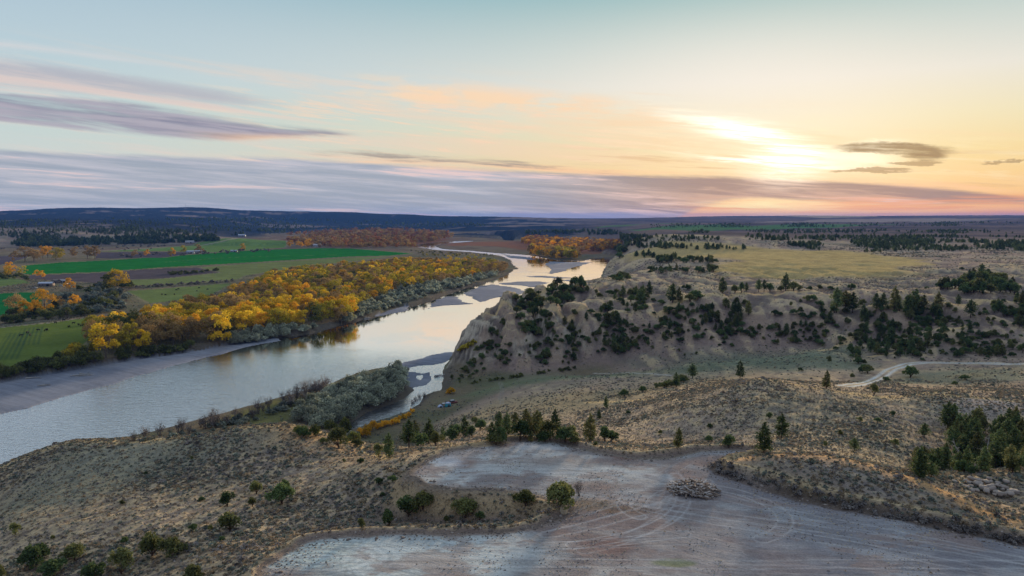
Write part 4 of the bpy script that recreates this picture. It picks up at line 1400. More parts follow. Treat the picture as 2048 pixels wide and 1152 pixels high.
put('pine', [(1212, 817, 30), (1198, 838, 26), (1653, 777, 46), (1385, 757, 38), (1480, 756, 34), (1352, 772, 32)], 'on the grass flat')
put('jun', [(1248, 795, 20), (1285, 785, 16), (1330, 777, 16), (1312, 778, 14), (1321, 776, 14), (1342, 775, 16), (1368, 764, 18), (1748, 790, 20), (1735, 747, 20), (1705, 757, 12), (1821, 755, 28),
            (1600, 742, 10), (1659, 725, 14), (1257, 828, 9), (1320, 868, 10), (1772, 762, 12), (1930, 760, 14), (1910, 770, 10)], 'beside the valley track')
fill('jun', [(1300, 775), (1340, 770), (1370, 760), (1360, 774), (1320, 780)], 8, (10, 18), 'beside the valley track', 3)
# --- gully at the right edge
fill('pine', [(1890, 850), (1960, 850), (2060, 850), (2060, 945), (1950, 948), (1900, 915)], 44, (36, 62), 'in the right-hand gully', 7, 9)
fill('pine', [(1805, 945), (1830, 915), (1880, 935), (1960, 948), (1900, 955), (1840, 958)], 12, (36, 58), 'in the right-hand gully', 8, 12)
fill('jun', [(1810, 950), (1900, 900), (1960, 880), (2060, 880), (2060, 945), (1950, 950)], 46, (20, 36), 'in the right-hand gully', 9, 6)
put('pine', [(1905, 862, 56), (1930, 868, 50), (1840, 957, 66), (1862, 955, 48)], 'in the right-hand gully')
# --- headland and breaks
REG_H = 'on the river headland'
REG_B = 'in the wooded breaks'
for i, (poly, n, hr, reg, kd) in enumerate([
    ([(1030, 603), (1060, 590), (1110, 578), (1165, 573), (1140, 603), (1110, 628), (1080, 640), (1040, 618)], 46, (16, 30), REG_H, 'jun'),
    ([(1190, 642), (1215, 600), (1270, 580), (1300, 595), (1275, 628), (1210, 636)], 30, (18, 34), REG_B, 'mix'),
    ([(1030, 636), (1060, 640), (1078, 672), (1050, 668)], 14, (14, 24), REG_H, 'jun'),
    ([(1082, 628), (1100, 640), (1114, 668), (1095, 662)], 12, (14, 26), REG_H, 'mix'),
    ([(1123, 645), (1150, 650), (1155, 695), (1132, 690)], 16, (16, 26), REG_B, 'mix'),
    ([(1180, 655), (1230, 640), (1300, 650), (1312, 690), (1260, 712), (1190, 706)], 62, (15, 30), REG_B, 'mix'),
    ([(1072, 712), (1110, 705), (1155, 700), (1150, 728), (1080, 730)], 14, (12, 22), REG_B, 'jun'),
    ([(905, 745), (950, 732), (980, 745), (930, 770), (900, 768)], 12, (10, 20), REG_H, 'jun'),
    ([(930, 700), (1000, 670), (1030, 700), (1020, 735), (950, 730)], 16, (8, 15), REG_H, 'jun'),
    ([(1312, 630), (1360, 610), (1420, 615), (1500, 640), (1510, 678), (1400, 690), (1315, 684)], 66, (14, 27), REG_B, 'mix'),
    ([(1450, 612), (1500, 612), (1505, 650), (1465, 655)], 12, (26, 42), REG_B, 'pine'),
    ([(1540, 655), (1602, 650), (1602, 686), (1545, 690)], 17, (15, 28), REG_B, 'mix'),
    ([(1608, 640), (1640, 618), (1665, 640), (1672, 682), (1640, 690), (1610, 670)], 20, (15, 28), REG_B, 'mix'),
    ([(1713, 640), (1760, 610), (1880, 618), (1892, 680), (1850, 715), (1760, 714), (1715, 700)], 125, (18, 36), REG_B, 'mix'),
    ([(1697, 706), (1720, 706), (1744, 742), (1725, 748)], 14, (16, 26), REG_B, 'jun'),
    ([(1907, 650), (1935, 645), (1984, 680), (2016, 715), (1980, 720), (1930, 712), (1910, 668)], 44, (15, 30), REG_B, 'mix'),
    ([(1977, 605), (2060, 600), (2060, 640), (1990, 632)], 30, (16, 30), REG_B, 'mix'),
    ([(2031, 630), (2060, 625), (2060, 665), (2035, 664)], 9, (16, 30), REG_B, 'mix'),
    ([(1200, 700), (1500, 640), (1700, 640), (1700, 680), (1500, 700), (1250, 725)], 34, (5, 10), REG_B, 'jun'),
    ([(1000, 690), (1180, 640), (1180, 690), (1080, 710)], 26, (6, 14), REG_H, 'jun'),
    ([(1750, 700), (2048, 640), (2048, 720), (1800, 722)], 20, (5, 11), REG_B, 'jun'),
]):
    if kd == 'mix':
        fill('jun', poly, int(n * .8), (hr[0] * .4, hr[0] * .4 + hr[1] * .3), reg, 40 + i, 5)
        fill('pine', poly, int(n * .36), (hr[0] * .7, hr[1] * .92), reg, 80 + i, 8)
    else:
        fill(kd, poly, int(n * 1.1), (hr[0] * .45, hr[1] * .75), reg, 40 + i, 5)
fill('jun', [(1010, 640), (1050, 600), (1160, 575), (1300, 590), (1450, 600), (1700, 600), (1900, 615), (2060, 610), (2060, 715), (1900, 715), (1700, 705), (1500, 688), (1300, 700), (1150, 715), (1020, 725), (930, 740), (940, 710)], 330, (6, 17), REG_B, 991, 5)
REG_R = 'along the bench rim'
put('pine', [(1345, 606, 40), (1358, 604, 30), (1445, 586, 34), (1493, 584, 28), (1517, 584, 38), (1528, 583, 30), (1571, 582, 36), (1673, 625, 50), (1690, 622, 48), (1705, 626, 44), (1752, 622, 46),
             (1766, 620, 36), (1789, 622, 50), (1816, 616, 30), (1830, 626, 48), (1846, 626, 46), (1876, 618, 46), (1916, 612, 28), (1941, 635, 40), (1282, 600, 40), (1298, 592, 42), (1246, 592, 28),
             (1226, 640, 26), (1215, 650, 30), (1082, 634, 26), (1142, 578, 20), (1173, 640, 20), (1198, 644, 22)], REG_R)
put('jun', [(1587, 582, 22), (1150, 572, 24), (1560, 584, 14), (1470, 586, 18), (1483, 586, 18), (1540, 583, 18), (1600, 582, 12), (1620, 581, 12), (1640, 580, 12), (1660, 580, 11), (1702, 580, 16), (1854, 577, 6),
            (1390, 600, 26), (1380, 604, 20), (1700, 598, 10), (1372, 580, 14), (1923, 540, 8)], REG_R)
REG_T = 'on the upper bench'
for i, (poly, n, hr, kd) in enumerate([
    ([(1268, 508), (1309, 511), (1309, 516), (1268, 514)], 12, (8, 15), 'pine'),
    ([(1312, 516), (1375, 520), (1375, 528), (1315, 526)], 26, (10, 19), 'mix'),
    ([(1380, 520), (1435, 521), (1435, 527), (1380, 527)], 18, (10, 17), 'mix'),
    ([(1300, 540), (1376, 542), (1376, 547), (1300, 547)], 17, (8, 16), 'mix'),
    ([(1394, 541), (1432, 541), (1432, 546), (1394, 546)], 9, (14, 22), 'mix'),
    ([(1232, 500), (1250, 495), (1250, 512), (1226, 522)], 14, (9, 16), 'jun'),
    ([(1222, 552), (1258, 550), (1258, 562), (1222, 563)], 14, (8, 16), 'jun'),
    ([(1921, 560), (1960, 550), (2030, 570), (2040, 590), (1925, 588)], 62, (18, 30), 'mix'),
    ([(1878, 572), (1919, 572), (1919, 580), (1878, 580)], 9, (18, 28), 'mix'),
]):
    if kd == 'mix':
        fill('jun', poly, int(n * .6), (hr[0], hr[0] * .5 + hr[1] * .5), REG_T, 140 + i)
        fill('pine', poly, int(n * .4), hr, REG_T, 180 + i)
    else:
        fill(kd, poly, n, hr, REG_T, 140 + i)
FAR_PINES = []
for i, (poly, n, hr) in enumerate([
    ([(1250, 486), (1420, 494), (1500, 496), (1500, 500), (1400, 500), (1250, 496)], 90, (6, 12)),
    ([(1560, 488), (1700, 484), (1800, 480), (2060, 486), (2060, 503), (1850, 502), (1730, 505), (1640, 502)], 950, (4, 10)),
    ([(1440, 470), (1560, 474), (1620, 478), (1560, 482), (1440, 478)], 60, (5, 10)),
    ([(1240, 470), (1440, 476), (1440, 482), (1240, 484)], 200, (4, 8)),
    ([(1600, 474), (1760, 472), (2060, 474), (2060, 480), (1640, 482)], 340, (4, 8)),
    ([(1300, 462), (1700, 460), (2060, 462), (2060, 468), (1300, 467)], 420, (3, 6)),
    ([(1300, 449), (2060, 444), (2060, 452), (1300, 456)], 700, (2, 4)),
    ([(1050, 464), (1240, 462), (1240, 470), (1050, 470)], 160, (4, 8)),
    ([(15, 490), (60, 478), (170, 480), (300, 476), (430, 474), (440, 482), (330, 487), (200, 490), (60, 494)], 800, (6, 11)),
    ([(0, 462), (300, 458), (500, 470), (430, 474), (250, 474), (100, 480), (0, 478)], 330, (4, 8)),
    ([(0, 440), (500, 436), (900, 445), (1000, 452), (500, 462), (0, 462)], 1500, (2, 5)),
    ([(150, 468), (260, 452), (330, 468), (300, 474)], 90, (4, 8)),
    ([(470, 462), (560, 460), (700, 462), (560, 467)], 60, (4, 7)),
]):
    q_ = scatter(poly, n * 3, seed=300 + i)
    w_ = fbm(q_[:, 0], q_[:, 1] * 7, 70, 4, 777 + i)
    q_ = q_[np.argsort(-(w_ + np.random.default_rng(i).random(len(q_)) * (.38 if i < 8 else .7)))][:n]
    r9 = np.random.default_rng(305 + i)
    put('pinef', [(a, b, hr[0] + (hr[1] - hr[0]) * r9.random() ** 1.8) for a, b in q_], '')
# --- grove on the left bank
GROVE = [(188, 690), (215, 714), (320, 700), (460, 674), (600, 655), (690, 640), (720, 612), (800, 580), (940, 554), (1015, 541), (1005, 531), (940, 526), (800, 527), (640, 542), (540, 556), (480, 586),
         (425, 614), (340, 640), (250, 665), (185, 678)]
GW = poly_z(GROVE, 3)
lo = GW.min(0); hi = GW.max(0)
r_ = np.random.default_rng(77)
cand = []
cell = {}
for _ in range(60000):
    p = r_.uniform(lo, hi)
    if not inpoly(np.array([p[0]]), np.array([p[1]]), GW)[0]:
        continue
    sp_ = 8.6 if p[1] < 600 else 11
    key = (int(p[0] // 12), int(p[1] // 12))
    if any((p[0] - q[0]) ** 2 + (p[1] - q[1]) ** 2 < sp_ * sp_ for a in (-1, 0, 1) for b in (-1, 0, 1) for q in cell.get((key[0] + a, key[1] + b), [])):
        continue
    cell.setdefault(key, []).append(p); cand.append(p)
cand = np.array(cand)
gz = zat(cand[:, 0], cand[:, 1])
hue = fbm(cand[:, 0], cand[:, 1], 45, 3, 91)
print('grove', len(cand))
for (x_, y_), z_, h_ in zip(cand, gz, hue):
    # open brushy strip next to the river further up
    u_, t_ = x_ / y_, (z_ - CAMZ) / y_
    q = h_ + r_.normal() * .09
    far_ = sm(np.array(y_), 480, 760)
    if r_.random() < far_ * .62:
        col = 'brown' if q < .55 else 'olive'
    else:
        col = 'orange' if q > .62 else 'gold' if q > .45 else 'olive' if q > .36 else 'green' if q > .32 else 'brown'
    hm2 = r_.uniform(12.5, 19) if y_ < 480 else r_.uniform(11, 17) if y_ < 600 else r_.uniform(9, 14)
    PL.append(Plant('cott', 0, 0, hm2 * F / y_, x_, y_, z_, 'in the riverside grove', col))
for p in PL:
    if p.px == 0 and p.py == 0:
        p.px = 1024 + F * p.x / p.y; p.py = 434 + F * (CAMZ - p.z) / p.y
REG_S = 'near the left fields'
put('cott', [(212, 716, 70)], REG_S, 'gold')
put('cott', [(440, 690, 62)], REG_S, 'gold')
put('cott', [(236, 582, 42)], REG_S, 'gold')
put('cott', [(218, 583, 36)], REG_S, 'green')
put('cott', [(80, 558, 20), (140, 582, 26), (90, 628, 48), (150, 618, 28), (50, 634, 34)], REG_S, 'orange')
put('cott', [(28, 628, 40), (118, 616, 24), (240, 640, 20)], REG_S, 'brown')
put('cott', [(18, 554, 22), (150, 716, 30)], REG_S, 'gold')
REG_F = 'beyond the green field'
put('cott', [(30, 524, 22), (50, 524, 30), (68, 524, 26), (74, 520, 22), (150, 516, 22), (175, 518, 26), (190, 518, 26), (270, 514, 16), (340, 514, 14), (395, 504, 16), (404, 506, 10)], REG_F, 'brown')
put('cott', [(86, 518, 26), (96, 516, 24), (20, 548, 24), (294, 513, 15), (345, 512, 16), (485, 502, 15), (582, 496, 16), (617, 496, 18), (600, 496, 14)], REG_F, 'orange')
put('cott', [(112, 520, 24), (122, 519, 22), (366, 507, 16), (44, 550, 18)], REG_F, 'olive')
put('pine', [(398, 502, 14)], REG_F)
# far brown woods
for i, (poly, n, hr, cols) in enumerate([
    ([(575, 484), (640, 472), (760, 466), (900, 470), (905, 478), (830, 490), (830, 496), (700, 497), (600, 494)], 900, (7, 12), ('brown', 'rust', 'brown')),
    ([(1050, 506), (1150, 512), (1155, 520), (1110, 519), (1060, 512)], 70, (14, 22), ('orange', 'brown', 'olive')),
    ([(1040, 484), (1060, 480), (1100, 482), (1240, 488), (1240, 500), (1150, 506), (1060, 498)], 420, (7, 13), ('brown', 'rust', 'orange')),
    ([(560, 470), (700, 460), (820, 460), (900, 466), (760, 468), (640, 474)], 300, (4, 7), ('brown', 'rust')),
    ([(840, 508), (980, 512), (1000, 514), (900, 514), (840, 512)], 40, (4, 6), ('green', 'olive')),
    ([(820, 503), (870, 505), (930, 509), (830, 508)], 26, (3, 5), ('green',)),
]):
    q = scatter(poly, n, seed=500 + i)
    r2 = np.random.default_rng(600 + i)
    for c_ in set(cols):
        s_ = [(a, b, r2.uniform(*hr)) for k, (a, b) in enumerate(q) if cols[k % len(cols)] == c_]
        put('cottf', s_, '', c_)
# --- willows and brush
REG_W = 'in the slough thicket'
fill('wil', [(590, 842), (640, 812), (680, 778), (730, 765), (805, 748), (812, 775), (790, 800), (730, 820), (690, 842), (640, 858)], 120, (22, 36), REG_W, 700, 9, 'wil')
put('wil', [(600, 870, 24), (630, 872, 26), (660, 866, 30), (690, 872, 34), (705, 885, 26), (670, 880, 26)], REG_W, 'green')
put('wil', [(720, 872, 20), (735, 868, 22), (745, 862, 20), (758, 858, 18), (770, 853, 18), (782, 850, 16), (793, 845, 16), (805, 840, 14), (815, 834, 13), (825, 826, 12), (732, 876, 20)], 'along the slough edge', 'orangebrush')
put('wil', [(902, 786, 16), (897, 788, 10)], 'along the slough edge', 'orangebrush')
put('wil', [(702, 880, 22), (712, 876, 20), (696, 868, 18), (680, 862, 16)], 'along the slough edge', 'sage')
fill('bare', [(240, 886), (340, 868), (440, 842), (520, 820), (550, 808), (560, 816), (470, 846), (350, 876)], 15, (16, 30), 'on the low bank', 701, 10)
fill('bare', [(555, 806), (610, 790), (660, 780), (640, 800), (580, 815)], 12, (22, 36), 'on the low bank', 702, 8)
put('bare', [(516, 828, 34), (505, 836, 26), (610, 790, 30), (640, 783, 26), (430, 850, 36), (410, 858, 30), (470, 836, 22), (840, 800, 14), (848, 796, 12), (832, 806, 14), (825, 812, 14)], 'on the low bank')
REG_L = 'on the left bank'
for i, (poly, n, hr, cl_) in enumerate([
    ([(-10, 745), (60, 738), (110, 722), (180, 716), (200, 728), (120, 740), (60, 752), (-10, 765)], 46, (16, 26), 'wildk'),
    ([(110, 715), (160, 700), (190, 700), (190, 722), (120, 726)], 14, (18, 28), 'olive'),
    ([(230, 712), (300, 704), (390, 692), (390, 702), (300, 714), (240, 724)], 26, (13, 22), 'wildk'),
    ([(460, 682), (500, 672), (620, 656), (700, 640), (712, 642), (620, 664), (520, 684), (465, 690)], 46, (13, 24), 'wil'),
    ([(705, 636), (718, 612), (800, 582), (940, 556), (995, 548), (985, 556), (920, 575), (860, 594), (760, 622), (715, 638)], 260, (7, 14), 'wil'),
    ([(690, 600), (740, 585), (850, 572), (840, 586), (740, 606), (700, 620)], 40, (9, 16), 'sage'),
    ([(0, 628), (80, 624), (170, 612), (235, 596), (240, 612), (165, 634), (90, 642), (0, 650)], 60, (12, 22), 'wildk'),
    ([(100, 600), (160, 585), (220, 575), (262, 590), (255, 622), (170, 630), (110, 620)], 70, (11, 20), 'sage'),
    ([(150, 575), (260, 566), (262, 580), (170, 590)], 20, (10, 16), 'green'),
    ([(330, 548), (440, 540), (440, 543), (335, 553)], 40, (5, 8), 'wildk'),
    ([(262, 574), (470, 562), (470, 565), (262, 578)], 44, (4, 7), 'brownbrush'),
    ([(0, 540), (50, 550), (60, 562), (0, 560)], 14, (7, 12), 'green'),
    ([(230, 510), (540, 500), (540, 505), (230, 518)], 60, (4, 7), 'brownbrush'),
    ([(0, 498), (330, 488), (330, 500), (0, 506)], 50, (3, 5), 'brownbrush'),
]):
    fill('wil', poly, n, hr, REG_L, 720 + i, 0, cl_)
fill('wil', [(230, 890), (340, 874), (440, 850), (540, 820), (640, 792), (640, 806), (500, 850), (360, 880)], 40, (8, 18), 'on the low bank', 765, 0, 'sage')
fill('wil', [(1418, 928), (1425, 940), (1500, 972), (1700, 1022), (1900, 1062), (2060, 1096), (2060, 1080), (1850, 1030), (1650, 985), (1500, 945), (1440, 920)], 110, (6, 15), 'along the foot of the mound', 766, 0, 'brownbrush')
fill('wil', [(915, 768), (1150, 735), (1150, 740), (920, 772)], 30, (5, 9), 'at the foot of the headland', 760, 0, 'green')
put('wil', [(925, 700, 12), (932, 698, 16), (918, 703, 9), (940, 692, 14), (946, 688, 12)], 'at the foot of the headland', 'olive')
put('jun', [(1124, 1012, 62)], 'at the corner of the clay lot')
put('bare', [(1158, 992, 32)], 'at the corner of the clay lot')

# ------------------------------------------------------------------ build them
MATC = {'gold': L_GOLD, 'orange': L_ORANGE, 'olive': L_OLIVE, 'brown': L_BROWN, 'green': L_GREEN, 'rust': L_RUST, 'wil': L_WIL, 'wildk': L_GREEN, 'sage': L_SAGE,
        'orangebrush': L_ORANGE, 'brownbrush': L_GREY}
NAMEC = {'gold': 'golden yellow', 'orange': 'bright orange', 'olive': 'olive and yellow', 'brown': 'tan, half bare', 'green': 'dull green', 'wil': 'pale grey-green', 'wildk': 'dark green',
         'sage': 'silvery sage-green', 'orangebrush': 'orange-leaved', 'brownbrush': 'low brown'}
ORD = ['leftmost', 'second from the left', 'third from the left', 'fourth from the left', 'fifth from the left', 'sixth from the left', 'seventh from the left', 'eighth from the left', 'ninth from the left',
       'tenth from the left', 'eleventh from the left', 'twelfth from the left']
inview = [p for p in PL if -60 < p.px < 2108 and p.y < 20000]
by = {}
for p in inview:
    by.setdefault(p.k, []).append(p)
LIM = {'jun': 290, 'pine': 290, 'cott': 296, 'wil': 290, 'bare': 60, 'pinef': 0, 'cottf': 0}
single = []; mass = []
for k, L in by.items():
    L.sort(key=lambda p: -p.hp)
    single += L[:LIM[k]]; mass += L[LIM[k]:]
SPEC = {'jun': ('juniper_bush', 'juniper', 'dark green juniper bush'), 'pine': ('pine_tree', 'pine tree', 'dark pine tree'), 'cott': ('cottonwood_tree', 'tree', 'cottonwood'),
        'wil': ('willow_shrub', 'shrub', 'willow shrub'), 'bare': ('bare_shrub', 'shrub', 'bare twiggy shrub')}


def size_word(p, grp):
    hs = sorted(q.hp for q in grp)
    if len(hs) < 3:
        return ''
    if p.hp >= hs[int(len(hs) * .67)]:
        return 'large '
    if p.hp <= hs[int(len(hs) * .33)]:
        return 'small '
    return 'medium '


groups = {}
for p in single:
    groups.setdefault((p.k, p.reg), []).append(p)
for (k, reg), L in groups.items():
    nm, cat, base_ = SPEC[k]
    sub = {}
    for p in L:
        w1 = size_word(p, L)
        w2 = NAMEC.get(p.col, '') + ' ' if p.col and k != 'jun' else ''
        sub.setdefault((w1, w2), []).append(p)
    for (w1, w2), S in sub.items():
        S.sort(key=lambda p: p.px)
        for i, p in enumerate(S):
            b_ = f'{w1}{w2}{base_} {reg}'
            if len(S) == 1:
                lab = b_
            elif len(S) <= 12:
                lab = f'{b_}, {ORD[i].replace("from the left", "from left")}'
            else:
                nq = 3 if len(S) <= 36 else 5
                n3 = -(-len(S) // nq); q = i // n3
                o_ = i - q * n3
                lab = f"{b_}, {(('left', 'middle', 'right') if nq == 3 else ('far left', 'left', 'middle', 'right', 'far right'))[q]} part" + (f", {ORD[o_].replace('from the left', 'from left')}" if o_ < 12 else '')
            grp = f'{base_.replace("bush", "bushe")}s {reg}'
            sc_ = p.h
            rz = rng.uniform(0, 6.28)
            if k == 'cott':
                c, tk = COTT[rng.integers(len(COTT))]; hh = 15.0
            elif k == 'pine':
                c, tk = PINE[rng.integers(len(PINE))]; hh = 10.0
            elif k == 'jun':
                c, tk = JUN[rng.integers(len(JUN))]; hh = 2.7
            elif k == 'wil':
                c, tk = WIL[rng.integers(len(WIL))]; hh = 4.6
            else:
                c, tk = BARE[rng.integers(len(BARE))]; hh = 4.6
            s = p.h / hh
            wd = rng.uniform(.88, 1.14)
            o = thing(nm, lab[:], cat, (p.x, p.y, p.z - .05 * s), rz, grp, (s * wd, s * wd, s))
            mm = MATC.get(p.col) if p.col else None
            if k == 'jun' and rng.random() < .4:
                mm = L_JUN2
            if k == 'pine' and rng.random() < .35:
                mm = L_PINE2
            part('crown', c, o, mm)
            part('stems' if k in ('wil', 'bare') else 'trunk', tk, o)

# masses: points with instanced plants
src_col = bpy.data.collections.new('plant_sources')


def src(me, mat):
    o = bpy.data.objects.new('source', me)
    o.material_slots[0].link = 'OBJECT'; o.material_slots[0].material = mat
    return o


def gn_stuff(name, label, P, S, sources):
    """one object: each point carries one small plant"""
    n = len(P)
    me = bpy.data.meshes.new(name)
    me.vertices.add(n); me.vertices.foreach_set('co', np.asarray(P, np.float32).ravel())
    S = np.asarray(S, np.float32)
    if S.ndim == 1:
        S = np.stack([S, S, S], 1)
    a = me.attributes.new('psc', 'FLOAT_VECTOR', 'POINT'); a.data.foreach_set('vector', S.ravel())
    o = bpy.data.objects.new(name, me); COL.objects.link(o)
    o['kind'] = 'stuff'
    if label:
        o['label'] = label[0]; o['category'] = label[1]
    c = bpy.data.collections.new(name + '_sources')
    for s in sources:
        c.objects.link(s)
    g = bpy.data.node_groups.new(name, 'GeometryNodeTree')
    g.interface.new_socket('Geometry', in_out='INPUT', socket_type='NodeSocketGeometry')
    g.interface.new_socket('Geometry', in_out='OUTPUT', socket_type='NodeSocketGeometry')
    N = g.nodes; K = g.links
    gi = N.new('NodeGroupInput'); go = N.new('NodeGroupOutput')
    ci = N.new('GeometryNodeCollectionInfo'); ci.inputs['Collection'].default_value = c
    ci.inputs['Separate Children'].default_value = True; ci.inputs['Reset Children'].default_value = True
    ip = N.new('GeometryNodeInstanceOnPoints'); ip.inputs['Pick Instance'].default_value = True
    na = N.new('GeometryNodeInputNamedAttribute'); na.data_type = 'FLOAT_VECTOR'; na.inputs['Name'].default_value = 'psc'
    rv = N.new('FunctionNodeRandomValue'); rv.data_type = 'FLOAT_VECTOR'
    rv.inputs[0].default_value = (0, 0, 0); rv.inputs[1].default_value = (0, 0, 6.283)
    K.new(gi.outputs[0], ip.inputs['Points']); K.new(ci.outputs[0], ip.inputs['Instance'])
    K.new(na.outputs[0], ip.inputs['Scale']); K.new(rv.outputs[0], ip.inputs['Rotation'])
    K.new(ip.outputs[0], go.inputs[0])
    md = o.modifiers.new('scatter', 'NODES'); md.node_group = g
    return o


massk = {}
for p in mass:
    kk = {'pinef': 'pine', 'cottf': 'cott'}.get(p.k, p.k)
    massk.setdefault((kk, p.col if kk in ('cott', 'wil') else None), []).append(p)
LABM = {'pine': ('far_pine_wood', ('dark pine woods scattered over the far benches and hills', 'wood')), 'cott': ('far_cottonwood_wood', None), 'jun': ('juniper_scrub', ('low dark juniper scrub on the breaks', 'scrub')),
        'wil': ('brush', None), 'bare': ('bare_brush', None)}
for (k, col), L in massk.items():
    P = np.array([(p.x, p.y, p.z - .1) for p in L])
    r3 = np.random.default_rng(len(L))
    h = np.array([p.h for p in L])
    if k == 'pine':
        S = h / 10; so = [src(m_, L_PINE) for m_ in PINF]
    elif k == 'cott':
        S = h / 15; so = [src(m_, MATC[col]) for m_ in COTF]
    elif k == 'jun':
        S = h / 2.7; so = [src(m_[0], (L_JUN, L_JUN2)[i_ % 2]) for i_, m_ in enumerate(JUN[:4])]
    elif k == 'wil':
        S = h / 4.0; so = [src(m_, MATC[col]) for m_ in WILF]
    else:
        S = h / 4.6; so = [src(m_[0], L_GREY) for m_ in BARE]
    S3 = np.stack([S * r3.uniform(.9, 1.25, len(S)), S * r3.uniform(.9, 1.25, len(S)), S], 1)
    nm = LABM[k][0]
    cw = NAMEC.get(col, 'rusty brown')
    lb = LABM[k][1] or {'cott': (f'{cw} cottonwood woods along the far river bends', 'wood'), 'wil': (f'{cw} brush lining the banks and field edges', 'brush'), 'bare': ('grey twiggy brush on the low bank', 'brush')}[k]
    gn_stuff(nm, lb, P, S3, so)

# --- sagebrush and bunch grass over the range
def tuft(mat, n, w, h, size):
    b = Buf()
    a = rng.uniform(0, 6.28, n); r = rng.uniform(0, 1, n) ** .6 * w
    P = np.stack([np.cos(a) * r, np.sin(a) * r, h * (1 - (r / w) ** 2 * .6) * rng.uniform(.35, 1, n)], 1)
    leaves(b, P, size, rng.uniform(0, 1, n), .3)
    return b.mesh('tuft', mat)


SAGE = [src(tuft(L_SAGE, 34, .40, .46, .15), m_) for m_ in (L_SAGE, L_SAGE, L_GREY, L_DRY, L_DRY)]
GRAS = [src(tuft(L_DRY, 16, .30, .38, .15), m_) for m_ in (L_DRY, L_DRY, L_GREY, L_SAGE)]


def spread(n, y0, y1, power, seed):
    r = np.random.default_rng(seed)
    y = (y0 ** power + r.random(n) * (y1 ** power - y0 ** power)) ** (1 / power)
    u = r.uniform(-.8, .8, n)
    x = u * y
    j = np.clip(np.searchsorted(ucols, u), 0, NC - 1); k = np.clip(np.searchsorted(yrows, y), 0, NR - 1)
    c_ = cls[k, j]; z = Z[k, j]; s_ = sdp[k, j]; w_ = sdr[k, j]; sb = sdb[k, j]; rk = rock[k, j]
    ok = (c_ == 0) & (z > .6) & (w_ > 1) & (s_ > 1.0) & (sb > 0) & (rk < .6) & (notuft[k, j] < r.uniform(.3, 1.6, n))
    x, y = x[ok], y[ok]
    z = zat(x, y)
    v = visible(x, y, z, 1.2)
    return x[v], y[v], z[v], r


x, y, z, r = spread(150000, 60, 260, 1.6, 1)
den = fbm(x, y, 14, 4, 201) + .15 * fbm(x, y, 3, 2, 202)
keep = r.random(len(x)) < np.clip((den - .50) * 4, .04, .7)
x, y, z = x[keep], y[keep], z[keep]
gn_stuff('sagebrush', ('grey-green sagebrush dotted over the near slopes', 'sagebrush'), np.stack([x, y, z - .03], 1), r.uniform(.28, .8, len(x)) * (1 + (r.random(len(x)) < .03) * .9), SAGE)
print('sage', len(x))
x, y, z, r = spread(50000, 60, 230, 1.5, 2)
gn_stuff('bunch_grass', ('dry tan bunch grass between the sagebrush', 'grass'), np.stack([x, y, z - .02], 1), r.uniform(.3, .7, len(x)), GRAS)
print('grass', len(x))
x, y, z, r = spread(150000, 250, 1100, 1.2, 3)
den = fbm(x, y, 40, 4, 203)
keep = r.random(len(x)) < np.clip((den - .44) * 3.0, .05, .6)
x, y, z = x[keep], y[keep], z[keep]
gn_stuff('sagebrush', ('sagebrush and low scrub over the middle slopes and bench', 'sagebrush'), np.stack([x, y, z - .05], 1), r.uniform(.45, 1.15, len(x)) * np.clip(y / 400, 1, 2), SAGE)
print('sage far', len(x))
# ------------------------------------------------------------------ log heap on the clay lot
def spot(px, py):
    x, y, z = castmany([px], [py])
    return float(x[0]), float(y[0]), float(z[0])


LOGM = flat_mat('split_log_bark', (.26, .20, .155), .9, .45, 2.2)
LOGE = flat_mat('pale_bare_log', (.52, .47, .42), .85, .3, 2.5)
logs = []
for i in range(5):
    b = Buf()
    L = [1.7, 1.3, 2.1, 1.0, 1.5][i]; r0 = [.11, .13, .09, .14, .10][i]
    tube(b, [(-L / 2, 0, 0), (-L * .15, .03 * L, .02), (L * .2, -.02 * L, .01), (L / 2, .02, 0)], [r0, r0 * .95, r0 * .86, r0 * .75], 7)
    for e, s in ((-L / 2, 1), (L / 2, .75)):
        a = np.arange(7) / 7 * 6.283
        v = np.concatenate([[[e * 1.002, 0, 0]], np.stack([np.full(7, e * 1.001), np.cos(a) * r0 * s, np.sin(a) * r0 * s], 1)])
        b.add(v, np.array([[0, 1 + j, 1 + (j + 1) % 7, 0] for j in range(7)]), np.full(8, .9))
    me = b.mesh('log', LOGM, False); me.validate(); logs.append(me)
x0, y0, z0 = spot(1388, 984)
heap = thing('log_pile', 'round heap of pale cut logs on the grey clay lot', 'log pile', (x0, y0, z0))
r = np.random.default_rng(5)
for i in range(230):
    lay = r.random() ** 1.3
    rr = (1 - lay) ** .5 * 3.1 * r.uniform(.55, 1.0) ** .7
    a = r.uniform(0, 6.283)
    h = max(.08, 1.15 * (1 - (rr / 3.3) ** 2)) * r.uniform(.6, 1.05) + .05
    part('log', logs[r.integers(5)], heap, LOGE if r.random() < .42 else None, (math.cos(a) * rr, math.sin(a) * rr * .8, h),
         (r.uniform(-.3, .3), r.uniform(-.45, .45), r.uniform(0, 6.283)))

